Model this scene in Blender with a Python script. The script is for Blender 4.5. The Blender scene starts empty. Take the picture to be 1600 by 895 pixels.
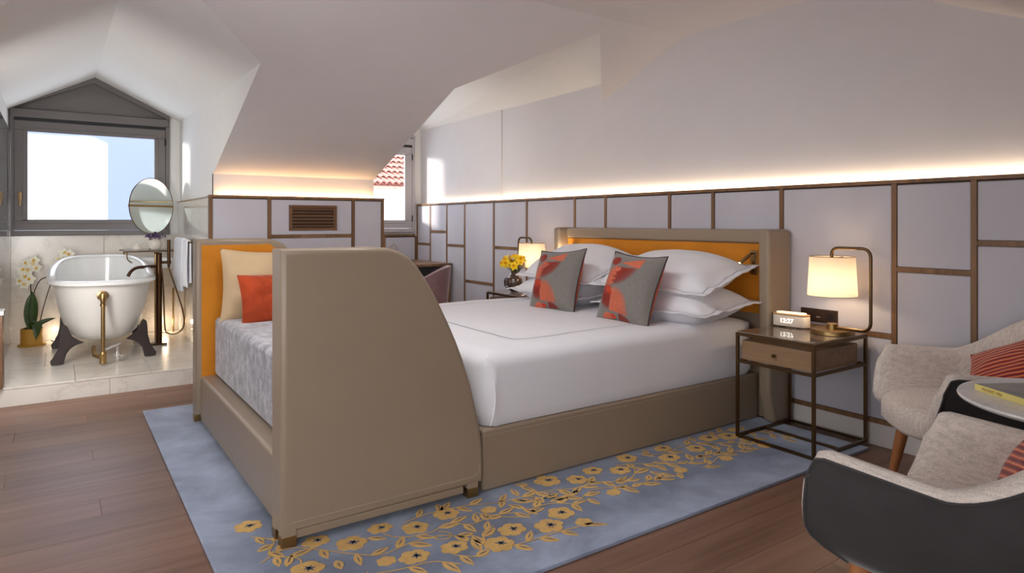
import bpy, bmesh, math, random
from mathutils import Vector, Matrix, noise
R = math.radians
PI = math.pi
rnd = random.Random(7)
SC = bpy.context.scene
C = SC.collection

# ---------------------------------------------------------------- camera
cam_d = bpy.data.cameras.new('camera')
cam = bpy.data.objects.new('camera', cam_d)
C.objects.link(cam)
cam.location = (0, 0, 1.2)
cam.rotation_euler = (R(90), 0, -math.atan2(710, 1032))
cam_d.sensor_width = 36
cam_d.lens = 36 * 1032 / 1600
cam_d.shift_y = -(447.5 - 347) / 1600
cam_d.clip_start = 0.05
SC.camera = cam

# ---------------------------------------------------------------- sky, sun, room light, exposure
world = bpy.data.worlds.new('sky')
SC.world = world
world.use_nodes = True
_bg = world.node_tree.nodes['Background']
_bg.inputs[0].default_value = (0.76, 0.84, 1.0, 1)
_bg.inputs[1].default_value = 2.5
SC.view_settings.view_transform = 'Standard'
SC.view_settings.look = 'None'
SC.view_settings.gamma = 1
SC.view_settings.use_curve_mapping = False
SC.view_settings.exposure = 0.85
SC.cycles.use_denoising = True
SC.cycles.max_bounces = 8
SC.cycles.sample_clamp_indirect = 6


def area(name, loc, direction, sx, sy, power, col, spread=180):
    d = bpy.data.lights.new(name, 'AREA')
    d.shape = 'RECTANGLE'
    d.size = sx
    d.size_y = sy
    d.energy = power
    d.color = col
    d.spread = R(spread)
    o = bpy.data.objects.new(name, d)
    o.location = loc
    o.rotation_euler = Vector(direction).to_track_quat('-Z', 'Y').to_euler()
    C.objects.link(o)
    return o


def strip_light(name, loc, direction, axis, length, width, power, col):
    o = area(name, loc, direction, width, length, power, col)
    z = -Vector(direction).normalized()
    y = Vector(axis).normalized()
    x = y.cross(z)
    o.rotation_euler = Matrix((x, y, z)).transposed().to_euler()
    return o


def point(name, loc, power, col, r=0.02):
    d = bpy.data.lights.new(name, 'POINT')
    d.energy = power
    d.color = col
    d.shadow_soft_size = r
    o = bpy.data.objects.new(name, d)
    o.location = loc
    C.objects.link(o)
    return o


_sd = bpy.data.lights.new('sun', 'SUN')
_sd.energy = 3
_sd.angle = R(7)
_sd.color = (1, 0.93, 0.84)
_so = bpy.data.objects.new('sun', _sd)
_so.rotation_euler = Vector((0.80, -0.50, -0.10)).to_track_quat('-Z', 'Y').to_euler()
_so.location = (-3, 12, 6)
C.objects.link(_so)

# soft fill added behind the camera, standing in for assumed window light
area('fill_rear', (0.3, -0.85, 1.25), (0.30, 1, -0.22), 3.6, 0.7, 36, (0.98, 0.985, 1.0), 125)
area('fill_overhead', (0.9, 2.95, 2.50), (0.32, 0.22, -1), 1.7, 0.45, 19, (0.99, 0.99, 1.0), 150)  # unseen overhead area light, added to brighten the bed top
area('fill_side', (-2.15, 2.0, 1.35), (1, 0.35, -0.05), 3.4, 1.7, 24, (0.96, 0.98, 1.0), 150)  # broad fill added at the left, no window is built here
area('fill_right_dormer', (2.42, 6.0, 1.75), (1, 0.1, 0.0), 1.6, 0.4, 4, (1.0, 0.98, 0.95))  # hidden lamp without a fixture, added to brighten the right dormer
area('fill_bathroom', (-0.33, 4.75, 1.05), (0.45, 1, 0.0), 0.3, 0.8, 8, (1.0, 0.97, 0.93))  # bathroom fill added just out of view
WARM = (1.0, 0.60, 0.28)
WARM2 = (1.0, 0.78, 0.54)


# ---------------------------------------------------------------- materials
class NT:
    def __init__(s, name):
        s.m = bpy.data.materials.new(name)
        s.m.use_nodes = True
        s.t = s.m.node_tree
        s.p = s.t.nodes['Principled BSDF']
        s.co = None

    def n(s, typ, **kw):
        k = s.t.nodes.new(typ)
        for a, b in kw.items():
            if a.startswith('i_'):
                key = a[2:].replace('_', ' ')
                if key.isdigit():
                    key = int(key)
                k.inputs[key].default_value = b
            else:
                setattr(k, a, b)
        return k

    def l(s, a, b):
        s.t.links.new(a, b)

    def coords(s, scale=(1, 1, 1), rot=(0, 0, 0), kind='Object'):
        tc = s.n('ShaderNodeTexCoord')
        mp = s.n('ShaderNodeMapping')
        mp.inputs['Scale'].default_value = scale
        mp.inputs['Rotation'].default_value = rot
        s.l(tc.outputs[kind], mp.inputs[0])
        return mp.outputs[0]

    def noise(s, scale, detail=4, rough=0.55, vec=None, dist=0):
        k = s.n('ShaderNodeTexNoise')
        k.inputs['Scale'].default_value = scale
        k.inputs['Detail'].default_value = detail
        k.inputs['Roughness'].default_value = rough
        k.inputs['Distortion'].default_value = dist
        if vec is not None:
            s.l(vec, k.inputs['Vector'])
        return k.outputs[0]

    def ramp(s, fac, stops):
        k = s.n('ShaderNodeValToRGB')
        e = k.color_ramp.elements
        while len(e) < len(stops):
            e.new(0.5)
        for i, (p, c) in enumerate(stops):
            e[i].position = p
            e[i].color = (c[0], c[1], c[2], 1)
        s.l(fac, k.inputs[0])
        return k.outputs[0]

    def bump(s, h, strength=0.2, dist=0.01):
        k = s.n('ShaderNodeBump')
        k.inputs['Strength'].default_value = strength
        k.inputs['Distance'].default_value = dist
        s.l(h, k.inputs['Height'])
        s.l(k.outputs[0], s.p.inputs['Normal'])
        return k


def L(h):
    """sRGB 0..255 triple to linear"""
    r = []
    for c in h:
        c /= 255
        r.append(c / 12.92 if c < 0.04045 else ((c + 0.055) / 1.055) ** 2.4)
    return tuple(r)


def lerp3(a, b, t):
    return tuple(x + (y - x) * t for x, y in zip(a, b))


def plain(name, col, rough=0.5, metal=0, var=0.06, nscale=6, bump=0.0, bscale=60, bdist=0.002, sheen=0, vscale=(1, 1, 1), coat=0, spec=0.5):
    k = NT(name)
    v = k.coords(vscale)
    d = tuple(c * (1 - var) for c in col)
    u = tuple(min(1, c * (1 + var)) for c in col)
    k.l(k.ramp(k.noise(nscale, 4, vec=v), [(0.3, d), (0.7, u)]), k.p.inputs['Base Color'])
    k.p.inputs['Roughness'].default_value = rough
    k.p.inputs['Metallic'].default_value = metal
    k.p.inputs['Specular IOR Level'].default_value = spec
    if sheen:
        k.p.inputs['Sheen Weight'].default_value = sheen
        k.p.inputs['Sheen Roughness'].default_value = 0.4
    if coat:
        k.p.inputs['Coat Weight'].default_value = coat
        k.p.inputs['Coat Roughness'].default_value = 0.08
    if bump:
        k.bump(k.noise(bscale, 3, vec=v), bump, bdist)
    return k.m


def fabric(name, col, var=0.2, scale=350, bump=0.4, sheen=0.3, rough=0.85, cloud=0.05):
    """woven cloth: crossed stretched noises"""
    k = NT(name)
    a = k.noise(1, 3, 0.6, k.coords((scale, scale * 0.12, scale)))
    b = k.noise(1, 3, 0.6, k.coords((scale * 0.12, scale, scale * 0.12)))
    c = k.noise(5, 3, 0.6, k.coords())
    mx = k.n('ShaderNodeMath', operation='ADD')
    k.l(a, mx.inputs[0]); k.l(b, mx.inputs[1])
    m2 = k.n('ShaderNodeMath', operation='MULTIPLY'); m2.inputs[1].default_value = 0.5
    k.l(mx.outputs[0], m2.inputs[0])
    d = tuple(x * (1 - var) for x in col); u = tuple(min(1, x * (1 + var)) for x in col)
    col1 = k.ramp(m2.outputs[0], [(0.38, d), (0.62, u)])
    mix = k.n('ShaderNodeMix', data_type='RGBA', blend_type='MULTIPLY')
    mix.inputs[0].default_value = 1
    k.l(col1, mix.inputs[6])
    k.l(k.ramp(c, [(0.3, (1 - cloud,) * 3), (0.7, (1, 1, 1))]), mix.inputs[7])
    k.l(mix.outputs[2], k.p.inputs['Base Color'])
    k.p.inputs['Roughness'].default_value = rough
    k.p.inputs['Sheen Weight'].default_value = sheen
    k.p.inputs['Specular IOR Level'].default_value = 0.2
    k.bump(m2.outputs[0], bump, 0.001)
    return k.m


def velvet(name, col, dark=0.55, scale=7, sheen=0.8, contrast=(0.35, 0.65)):
    k = NT(name)
    v = k.coords((1, 1, 1))
    nn = k.noise(scale, 5, 0.65, v, 0.6)
    k.l(k.ramp(nn, [(contrast[0], tuple(c * dark for c in col)), (contrast[1], col)]), k.p.inputs['Base Color'])
    k.p.inputs['Roughness'].default_value = 0.75
    k.p.inputs['Sheen Weight'].default_value = sheen
    k.p.inputs['Sheen Roughness'].default_value = 0.35
    k.p.inputs['Specular IOR Level'].default_value = 0.2
    k.bump(k.noise(scale * 12, 3, vec=v), 0.15, 0.002)
    return k.m


def wood(name, c1, c2, axis=0, rough=0.45, rand=0.0, gscale=1.0, coat=0):
    k = NT(name)
    sc = [28 * gscale] * 3
    sc[axis] = 1.2 * gscale
    tc = k.n('ShaderNodeTexCoord')
    oi = k.n('ShaderNodeObjectInfo')
    off = k.n('ShaderNodeVectorMath', operation='SCALE'); off.inputs['Scale'].default_value = 37.0
    cmb = k.n('ShaderNodeCombineXYZ')
    for i in range(3):
        k.l(oi.outputs['Random'], cmb.inputs[i])
    k.l(cmb.outputs[0], off.inputs[0])
    add = k.n('ShaderNodeVectorMath', operation='ADD')
    k.l(tc.outputs['Object'], add.inputs[0]); k.l(off.outputs[0], add.inputs[1])
    mp = k.n('ShaderNodeMapping'); mp.inputs['Scale'].default_value = sc
    k.l(add.outputs[0], mp.inputs[0])
    g = k.noise(1, 5, 0.6, mp.outputs[0], 0.4)
    sc2 = [3.5 * gscale] * 3; sc2[axis] = 0.6 * gscale
    mp2 = k.n('ShaderNodeMapping'); mp2.inputs['Scale'].default_value = sc2
    k.l(add.outputs[0], mp2.inputs[0])
    g2 = k.noise(1, 3, 0.5, mp2.outputs[0], 1.0)
    ad = k.n('ShaderNodeMath', operation='ADD'); k.l(g, ad.inputs[0]); k.l(g2, ad.inputs[1])
    hf = k.n('ShaderNodeMath', operation='MULTIPLY'); hf.inputs[1].default_value = 0.5
    k.l(ad.outputs[0], hf.inputs[0])
    col = k.ramp(hf.outputs[0], [(0.36, c1), (0.64, c2)])
    if rand:
        mix = k.n('ShaderNodeMix', data_type='RGBA', blend_type='MULTIPLY'); mix.inputs[0].default_value = 1
        k.l(col, mix.inputs[6])
        k.l(k.ramp(oi.outputs['Random'], [(0.0, (1 - rand, 1 - rand, 1 - rand)), (1.0, (1, 0.97, 0.95))]), mix.inputs[7])
        col = mix.outputs[2]
    k.l(col, k.p.inputs['Base Color'])
    k.p.inputs['Roughness'].default_value = rough
    if coat:
        k.p.inputs['Coat Weight'].default_value = coat
        k.p.inputs['Coat Roughness'].default_value = 0.25
    k.bump(g, 0.15, 0.001)
    return k.m


def marble(name, base, vein, rough=0.12, scale=1.3):
    k = NT(name)
    oi = k.n('ShaderNodeObjectInfo')
    tc = k.n('ShaderNodeTexCoord')
    cmb = k.n('ShaderNodeCombineXYZ')
    for i in range(3):
        k.l(oi.outputs['Random'], cmb.inputs[i])
    off = k.n('ShaderNodeVectorMath', operation='SCALE'); off.inputs['Scale'].default_value = 11
    k.l(cmb.outputs[0], off.inputs[0])
    add = k.n('ShaderNodeVectorMath', operation='ADD')
    k.l(tc.outputs['Object'], add.inputs[0]); k.l(off.outputs[0], add.inputs[1])
    n1 = k.noise(scale, 8, 0.62, add.outputs[0], 1.4)
    # veins where the noise crosses its middle
    sb = k.n('ShaderNodeMath', operation='SUBTRACT'); sb.inputs[1].default_value = 0.5
    k.l(n1, sb.inputs[0])
    ab = k.n('ShaderNodeMath', operation='ABSOLUTE'); k.l(sb.outputs[0], ab.inputs[0])
    v = k.ramp(ab.outputs[0], [(0.0, lerp3(base, vein, 0.30)), (0.010, lerp3(base, vein, 0.10)), (0.07, base)])
    n2 = k.noise(scale * 0.7, 4, 0.6, add.outputs[0], 0.3)
    mix = k.n('ShaderNodeMix', data_type='RGBA', blend_type='MULTIPLY'); mix.inputs[0].default_value = 1
    k.l(v, mix.inputs[6])
    k.l(k.ramp(n2, [(0.3, (0.90, 0.885, 0.865)), (0.7, (1, 1, 1))]), mix.inputs[7])
    k.l(mix.outputs[2], k.p.inputs['Base Color'])
    k.p.inputs['Roughness'].default_value = rough
    return k.m


def glassy(name, tint=(1, 1, 1), mixf=0.12, rough=0.0):
    """thin clear pane: mostly transparent, mirror-like at grazing angles"""
    k = NT(name)
    out = k.t.nodes['Material Output']
    tr = k.n('ShaderNodeBsdfTransparent'); tr.inputs[0].default_value = (*tint, 1)
    gl = k.n('ShaderNodeBsdfGlossy'); gl.inputs['Roughness'].default_value = rough
    fr = k.n('ShaderNodeLayerWeight'); fr.inputs[0].default_value = 0.5
    pw = k.n('ShaderNodeMath', operation='POWER'); pw.inputs[1].default_value = 4
    k.l(fr.outputs['Facing'], pw.inputs[0])
    mr = k.n('ShaderNodeMath', operation='MULTIPLY_ADD'); mr.inputs[1].default_value = 0.9; mr.inputs[2].default_value = 0.03
    k.l(pw.outputs[0], mr.inputs[0])
    mx = k.n('ShaderNodeMixShader')
    k.l(mr.outputs[0], mx.inputs[0]); k.l(tr.outputs[0], mx.inputs[1]); k.l(gl.outputs[0], mx.inputs[2])
    k.l(mx.outputs[0], out.inputs[0])
    return k.m


def emit(name, col, strength):
    k = NT(name)
    k.p.inputs['Base Color'].default_value = (*col, 1)
    k.p.inputs['Emission Color'].default_value = (*col, 1)
    k.p.inputs['Emission Strength'].default_value = strength
    return k.m


def striped(name, axis=2, scale=60):
    k = NT(name)
    w = k.n('ShaderNodeTexWave', wave_type='BANDS', bands_direction='XYZ'[axis])
    w.inputs['Scale'].default_value = scale
    w.inputs['Distortion'].default_value = 0.25
    w.inputs['Detail'].default_value = 1
    k.l(k.coords(), w.inputs[0])
    k.l(k.ramp(w.outputs[0], [(0.0, L((90, 12, 14))), (0.35, L((170, 30, 24))), (0.8, L((196, 58, 36))), (1.0, L((226, 150, 96)))]), k.p.inputs['Base Color'])
    k.p.inputs['Roughness'].default_value = 0.8
    k.p.inputs['Sheen Weight'].default_value = 0.3
    k.bump(w.outputs[0], 0.7, 0.004)
    return k.m


def shade_mat(name, col, strength):
    """lamp shade cloth lit by its own bulb inside"""
    k = NT(name)
    out = k.t.nodes['Material Output']
    tl = k.n('ShaderNodeBsdfTranslucent'); tl.inputs[0].default_value = (*col, 1)
    df = k.n('ShaderNodeBsdfDiffuse'); df.inputs[0].default_value = (*col, 1)
    mx = k.n('ShaderNodeMixShader'); mx.inputs[0].default_value = strength
    k.l(df.outputs[0], mx.inputs[1]); k.l(tl.outputs[0], mx.inputs[2])
    k.l(mx.outputs[0], out.inputs[0])
    return k.m


M = dict(
    plaster=plain('plaster', L((216, 211, 211)), 0.9, var=0.015, bump=0.04, bscale=90),
    plaster_white=plain('plaster_white', L((232, 230, 226)), 0.85, var=0.01),
    skirting=plain('skirting_paint', L((214, 208, 204)), 0.5, var=0.02),
    panel=plain('panel_suede', L((197, 194, 202)), 0.85, var=0.045, nscale=2.5, bump=0.12, bscale=260, bdist=0.001, sheen=0.35, vscale=(1, 1, 0.35)),
    batten=wood('batten_wood', L((104, 74, 48)), L((150, 112, 78)), 2, 0.4),
    floor=wood('floor_oak', L((104, 72, 54)), L((144, 108, 88)), 0, 0.40, rand=0.12, gscale=0.8),
    floorgap=plain('floor_underlay', L((74, 54, 42)), 0.9),
    marble=marble('marble', L((228, 222, 214)), L((150, 138, 128)), 0.22),
    marble_pol=marble('marble_polished', L((226, 222, 216)), L((150, 144, 138)), 0.06),
    leather=plain('taupe_leather', L((152, 134, 114)), 0.36, var=0.025, nscale=3, bump=0.10, bscale=400, bdist=0.0006),
    leather_seam=plain('seam_thread', L((176, 160, 140)), 0.6),
    ochre=velvet('ochre_velvet', L((218, 138, 40)), 0.80, 3.5, 0.25),
    greyvelvet=velvet('grey_velvet', L((190, 188, 197)), 0.42, 20, 0.7, (0.38, 0.62)),
    linen=plain('white_linen', L((232, 230, 234)), 0.8, var=0.01, bump=0.05, bscale=500, bdist=0.0005, sheen=0.15),
    stitch=plain('grey_stitch', L((104, 104, 114)), 0.8),
    brass=plain('brass', L((170, 140, 94)), 0.33, 1, var=0.06),
    bronze=plain('bronze', L((112, 88, 62)), 0.32, 1, var=0.1),
    bronzedark=plain('aged_bronze', L((74, 52, 36)), 0.35, 1, var=0.2),
    chrome=plain('chrome', (0.85, 0.85, 0.85), 0.08, 1, var=0.02),
    enamel=plain('white_enamel', L((236, 236, 234)), 0.14, var=0.01, coat=0.4),
    tubpaint=plain('tub_paint', L((226, 223, 218)), 0.38, var=0.01),
    darkwood=plain('dark_claw', L((46, 33, 30)), 0.4, var=0.15),
    winframe=plain('window_paint', L((110, 104, 102)), 0.5, var=0.03),
    winframe_light=plain('window_paint_light', L((176, 170, 170)), 0.5, var=0.03),
    pane=glassy('window_glass'),
    mirror=plain('mirror_silver', (0.80, 0.86, 0.84), 0.02, 1, var=0.005),
    rug=None, gold=plain('rug_gold', L((206, 166, 102)), 0.95, var=0.12, nscale=30, bump=0.4, bscale=300),
    rugblue=plain('rug_dark_blue', L((78, 88, 108)), 0.95, var=0.1, nscale=30),
    weave=fabric('linen_weave', L((218, 206, 196)), 0.20, 260, 0.5),
    suede=plain('charcoal_suede', L((60, 56, 57)), 0.9, var=0.16, nscale=8, bump=0.25, bscale=220, bdist=0.001, sheen=0.25),
    chairwood=wood('chair_leg_wood', L((142, 88, 50)), L((186, 124, 78)), 2, 0.4),
    tabletop=marble('table_marble', L((236, 234, 232)), L((160, 160, 160)), 0.2, 3),
    black=plain('black_metal', L((26, 24, 26)), 0.5, var=0.1),
    drawer=wood('drawer_wood', L((122, 94, 68)), L((160, 128, 96)), 1, 0.4),
    red=striped('red_stripes', 1, 17),
    orange=velvet('rust_velvet', L((190, 74, 36)), 0.62, 9, 0.6),
    cream=plain('cream_cotton', L((205, 176, 138)), 0.85, var=0.04, bump=0.2, bscale=14, bdist=0.006),
    cushgrey=fabric('cushion_grey', L((128, 122, 116)), 0.12, 300, 0.3),
    emb1=plain('coral_thread', L((206, 104, 74)), 0.6, var=0.12, nscale=60, bump=0.3, bscale=200),
    emb2=plain('crimson_thread', L((142, 36, 18)), 0.55, var=0.15, nscale=60, bump=0.3, bscale=200),
    emb3=plain('scarlet_thread', L((196, 62, 28)), 0.55, var=0.15, nscale=60),
    cushorange=plain('cushion_orange', L((204, 98, 62)), 0.8, var=0.05),
    piping=plain('dark_piping', L((52, 40, 42)), 0.7),
    shade=shade_mat('shade_linen', L((236, 222, 204)), 0.42),
    socket=plain('socket_bronze', L((70, 52, 44)), 0.4, 0.6, var=0.05),
    socketdark=plain('socket_hole', L((14, 12, 12)), 0.5),
    mark=plain('pale_print', L((200, 190, 180)), 0.6),
    clock=plain('clock_shell', L((228, 214, 196)), 0.45, var=0.02),
    clockwood=wood('clock_wood', L((190, 138, 86)), L((214, 164, 110)), 1, 0.4),
    led=emit('clock_digits', (1, 0.97, 0.92), 1.1),
    bulb=emit('lamp_bulb', (1, 0.8, 0.5), 6),
    vaseglass=plain('smoky_glass', L((82, 66, 58)), 0.06, 0.25, var=0.15, coat=0.8),
    yellow=plain('daffodil', L((250, 208, 20)), 0.6, var=0.08, nscale=40),
    yellow2=plain('daffodil_cup', L((250, 186, 12)), 0.6, var=0.08, nscale=40),
    green=plain('leaf_green', L((52, 74, 30)), 0.4, var=0.25, nscale=12),
    stem=plain('stem_brown', L((58, 46, 28)), 0.6),
    petal=plain('orchid_petal', L((240, 238, 222)), 0.6, var=0.02),
    ochrepot=plain('ochre_pot', L((196, 146, 56)), 0.55, var=0.08),
    soil=plain('bark_soil', L((60, 38, 26)), 0.95, var=0.3, nscale=60, bump=0.6, bscale=80),
    towel=plain('towel_cotton', L((232, 232, 238)), 0.95, var=0.02, bump=0.35, bscale=300, bdist=0.002, sheen=0.4),
    purple=plain('purple_petal', L((72, 50, 92)), 0.7, var=0.2, nscale=40),
    ceramic=plain('cream_ceramic', L((222, 212, 198)), 0.3, var=0.03),
    mauve=velvet('mauve_velvet', L((150, 118, 122)), 0.75, 6, 0.7),
    yellowbook=plain('book_yellow', L((232, 214, 128)), 0.6, var=0.02),
    paper=plain('book_pages', L((226, 220, 206)), 0.8),
    cover=plain('book_cover_photo', L((140, 136, 126)), 0.35, var=0.3, nscale=9),
    ink=plain('brown_ink', L((150, 116, 60)), 0.7),
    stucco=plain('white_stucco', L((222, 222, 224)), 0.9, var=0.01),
    stucco_shaded=plain('shaded_stucco', L((128, 136, 172)), 0.9, var=0.01),  # bluish shade on the far wall is put into this colour
    terracotta=plain('terracotta', L((196, 138, 118)), 0.85, var=0.16, nscale=7),
    vent=wood('vent_wood', L((88, 60, 38)), L((120, 84, 56)), 0, 0.45),
)
_k = NT('rug_wool')
_v = _k.coords()
_c1 = _k.ramp(_k.noise(2.2, 6, 0.65, _v, 0.5), [(0.3, L((108, 117, 138))), (0.50, L((142, 153, 177))), (0.70, L((172, 183, 207)))])
_c2 = _k.ramp(_k.noise(3.0, 6, 0.65, _v, 0.5), [(0.3, L((76, 86, 108))), (0.50, L((98, 109, 133))), (0.72, L((130, 142, 166)))])
# the wool is dyed darker in the flowered band along the near side
_sx = _k.n('ShaderNodeSeparateXYZ'); _k.l(_v, _sx.inputs[0])
_nz = _k.n('ShaderNodeMath', operation='MULTIPLY_ADD'); _nz.inputs[1].default_value = 0.5; _nz.inputs[2].default_value = -0.25
_k.l(_k.noise(3, 3, 0.5, _v), _nz.inputs[0])


def _band(sock, lo, hi, soft):
    ad = _k.n('ShaderNodeMath', operation='ADD'); _k.l(sock, ad.inputs[0]); _k.l(_nz.outputs[0], ad.inputs[1])
    r = []
    for a0, a1 in ((lo, lo + soft), (hi, hi - soft)):
        mr = _k.n('ShaderNodeMapRange'); mr.inputs[1].default_value = a0; mr.inputs[2].default_value = a1
        _k.l(ad.outputs[0], mr.inputs[0])
        r.append(mr.outputs[0])
    m = _k.n('ShaderNodeMath', operation='MULTIPLY'); _k.l(r[0], m.inputs[0]); _k.l(r[1], m.inputs[1])
    return m.outputs[0]


_mk = _k.n('ShaderNodeMath', operation='MULTIPLY')
_k.l(_band(_sx.outputs[0], -1.50, 1.42, 0.16), _mk.inputs[0])
_k.l(_band(_sx.outputs[1], -1.38, -0.30, 0.14), _mk.inputs[1])
_mx = _k.n('ShaderNodeMix', data_type='RGBA')
_k.l(_mk.outputs[0], _mx.inputs[0]); _k.l(_c1, _mx.inputs[6]); _k.l(_c2, _mx.inputs[7])
_k.l(_mx.outputs[2], _k.p.inputs['Base Color'])
_k.p.inputs['Roughness'].default_value = 0.95
_k.p.inputs['Sheen Weight'].default_value = 0.4
_k.p.inputs['Specular IOR Level'].default_value = 0.1
_k.bump(_k.noise(220, 3, vec=_v), 0.5, 0.004)
M['rug'] = _k.m


# ---------------------------------------------------------------- builders
def quadface(bm, pts):
    return bm.faces.new([bm.verts.new(p) for p in pts])


def bbox(bm, lo, hi, bev=0.0, seg=2):
    """box between two corners, optional rounded edges, added to bm"""
    b = bmesh.new()
    bmesh.ops.create_cube(b, size=1)
    for v in b.verts:
        v.co = Vector((lo[i] + (hi[i] - lo[i]) * (v.co[i] + 0.5) for i in range(3)))
    if bev:
        bmesh.ops.bevel(b, geom=list(b.edges), offset=bev, segments=seg, affect='EDGES', profile=0.5)
    merge(bm, b)


def merge(bm, b, mat=None):
    me = bpy.data.meshes.new('tmp')
    b.to_mesh(me)
    b.free()
    if mat is not None:
        me.transform(mat)
    bm.from_mesh(me)
    bpy.data.meshes.remove(me)


def obj(name, bm, m, parent=None, smooth=False, angle=40, world=False, wn=False):
    """link bm as ONE mesh object; world=True: the bm is in world coordinates"""
    me = bpy.data.meshes.new(name)
    bmesh.ops.recalc_face_normals(bm, faces=list(bm.faces))
    bm.to_mesh(me)
    bm.free()
    if parent is not None and world:
        mt = Matrix.Identity(4)
        chain = parent
        while chain is not None:
            loc = Matrix.Translation(chain.location) @ chain.rotation_euler.to_matrix().to_4x4()
            mt = loc @ mt
            chain = chain.parent
        me.transform(mt.inverted())
    if m is not None:
        me.materials.append(m)
    o = bpy.data.objects.new(name, me)
    C.objects.link(o)
    o.parent = parent
    if wn:
        md = o.modifiers.new('weighted_normal', 'WEIGHTED_NORMAL')
        md.keep_sharp = True
        md.weight = 80
    if smooth:
        for f in me.polygons:
            f.use_smooth = True
        if angle:
            try:
                me.set_sharp_from_angle(angle=R(angle))
            except Exception:
                pass
    return o


def box(name, lo, hi, m, parent=None, bev=0.0, seg=2, world=True, smooth=None):
    bm = bmesh.new()
    bbox(bm, lo, hi, bev, seg)
    return obj(name, bm, m, parent, smooth=(bev > 0 if smooth is None else smooth), world=world, angle=60, wn=bev > 0)


def thing(name, label, cat, loc=(0, 0, 0), rotz=0, group=None):
    o = bpy.data.objects.new(name, None)
    o.empty_display_size = 0.1
    C.objects.link(o)
    o.location = loc
    o.rotation_euler = (0, 0, rotz)
    o['label'] = label
    o['category'] = cat
    if group:
        o['group'] = group
    return o


def tag(o, label, cat, group=None):
    o['label'] = label
    o['category'] = cat
    if group:
        o['group'] = group
    return o


def struct(o):
    o['kind'] = 'structure'
    return o


def sweep(bm, pts, rad, n=10, cap=True, flat=None):
    """tube along pts; rad a number or one per point; flat=(axis vec, factor) squashes the section"""
    pts = [Vector(p) for p in pts]
    if not isinstance(rad, (list, tuple)):
        rad = [rad] * len(pts)
    rings = []
    up = None
    for i, p in enumerate(pts):
        a = pts[max(0, i - 1)]
        b = pts[min(len(pts) - 1, i + 1)]
        t = (b - a).normalized()
        if up is None:
            up = Vector((0, 0, 1)) if abs(t.z) < 0.9 else Vector((1, 0, 0))
        s = t.cross(up)
        if s.length < 1e-4:
            s = t.cross(Vector((0, 1, 0)))
        s.normalize()
        up = s.cross(t).normalized()
        ring = []
        for k in range(n):
            an = 2 * PI * k / n
            d = s * math.cos(an) * rad[i] + up * math.sin(an) * rad[i]
            if flat:
                ax = Vector(flat[0]).normalized()
                d -= ax * d.dot(ax) * (1 - flat[1])
            ring.append(bm.verts.new(p + d))
        rings.append(ring)
    for i in range(len(rings) - 1):
        for k in range(n):
            bm.faces.new((rings[i][k], rings[i][(k + 1) % n], rings[i + 1][(k + 1) % n], rings[i + 1][k]))
    if cap:
        bm.faces.new(rings[0][::-1])
        bm.faces.new(rings[-1])
    return bm


def tube(name, pts, rad, m, parent=None, n=10, world=True, **kw):
    return obj(name, sweep(bmesh.new(), pts, rad, n, **kw), m, parent, smooth=True, world=world, angle=50)


def lathe(bm, prof, c=(0, 0, 0), n=28, sx=1, sy=1, cap=True):
    """prof: (r, z) list, turned about the vertical through c"""
    rings = []
    for r, z in prof:
        rings.append([bm.verts.new((c[0] + r * sx * math.cos(2 * PI * k / n), c[1] + r * sy * math.sin(2 * PI * k / n), c[2] + z)) for k in range(n)])
    for i in range(len(rings) - 1):
        for k in range(n):
            bm.faces.new((rings[i][k], rings[i][(k + 1) % n], rings[i + 1][(k + 1) % n], rings[i + 1][k]))
    if cap:
        bm.faces.new(rings[0][::-1])
        bm.faces.new(rings[-1])
    return bm


def prism(bm, pts, vec):
    """closed polygon extruded by vec"""
    a = [bm.verts.new(p) for p in pts]
    b = [bm.verts.new(Vector(p) + Vector(vec)) for p in pts]
    n = len(a)
    bm.faces.new(a[::-1])
    bm.faces.new(b)
    for i in range(n):
        bm.faces.new((a[i], a[(i + 1) % n], b[(i + 1) % n], b[i]))
    return bm


def bezier(p0, p1, p2, p3, n=10):
    r = []
    for i in range(n + 1):
        t = i / n
        r.append(Vector(p0) * (1 - t) ** 3 + Vector(p1) * 3 * t * (1 - t) ** 2 + Vector(p2) * 3 * t * t * (1 - t) + Vector(p3) * t ** 3)
    return r


def round_path(pts, r, n=6):
    """polyline with its corners rounded"""
    pts = [Vector(p) for p in pts]
    out = [pts[0]]
    for i in range(1, len(pts) - 1):
        a = (pts[i - 1] - pts[i]).normalized()
        b = (pts[i + 1] - pts[i]).normalized()
        s = pts[i] + a * r
        e = pts[i] + b * r
        for k in range(n + 1):
            t = k / n
            out.append(s * (1 - t) ** 2 + pts[i] * 2 * t * (1 - t) + e * t * t)
    out.append(pts[-1])
    return out


def text_mesh(s, size, depth=0.0008):
    cu = bpy.data.curves.new('tmp_text', 'FONT')
    cu.body = s
    cu.size = size
    cu.extrude = depth
    cu.align_x = 'CENTER'
    cu.align_y = 'CENTER'
    o = bpy.data.objects.new('tmp_text', cu)
    C.objects.link(o)
    me = bpy.data.meshes.new_from_object(o.evaluated_get(bpy.context.evaluated_depsgraph_get()))
    bpy.data.objects.remove(o)
    bpy.data.curves.remove(cu)
    bm = bmesh.new()
    bm.from_mesh(me)
    bpy.data.meshes.remove(me)
    return bm


def frame_mat(origin, xax, yax):
    """matrix that takes local x,y,z to the given axes"""
    x = Vector(xax).normalized()
    y = Vector(yax).normalized()
    z = x.cross(y).normalized()
    y = z.cross(x)
    m = Matrix((x, y, z)).transposed().to_4x4()
    m.translation = Vector(origin)
    return m

# ================================================================ SETTING
XW = 3.635      # face of the wainscot on the headboard wall
XU = 3.70       # plaster above it
YF = 7.35       # outer wall with the dormer windows
ZC = 2.53
YK = 3.20       # where flat ceiling meets the slope
SL = -0.392


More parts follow.
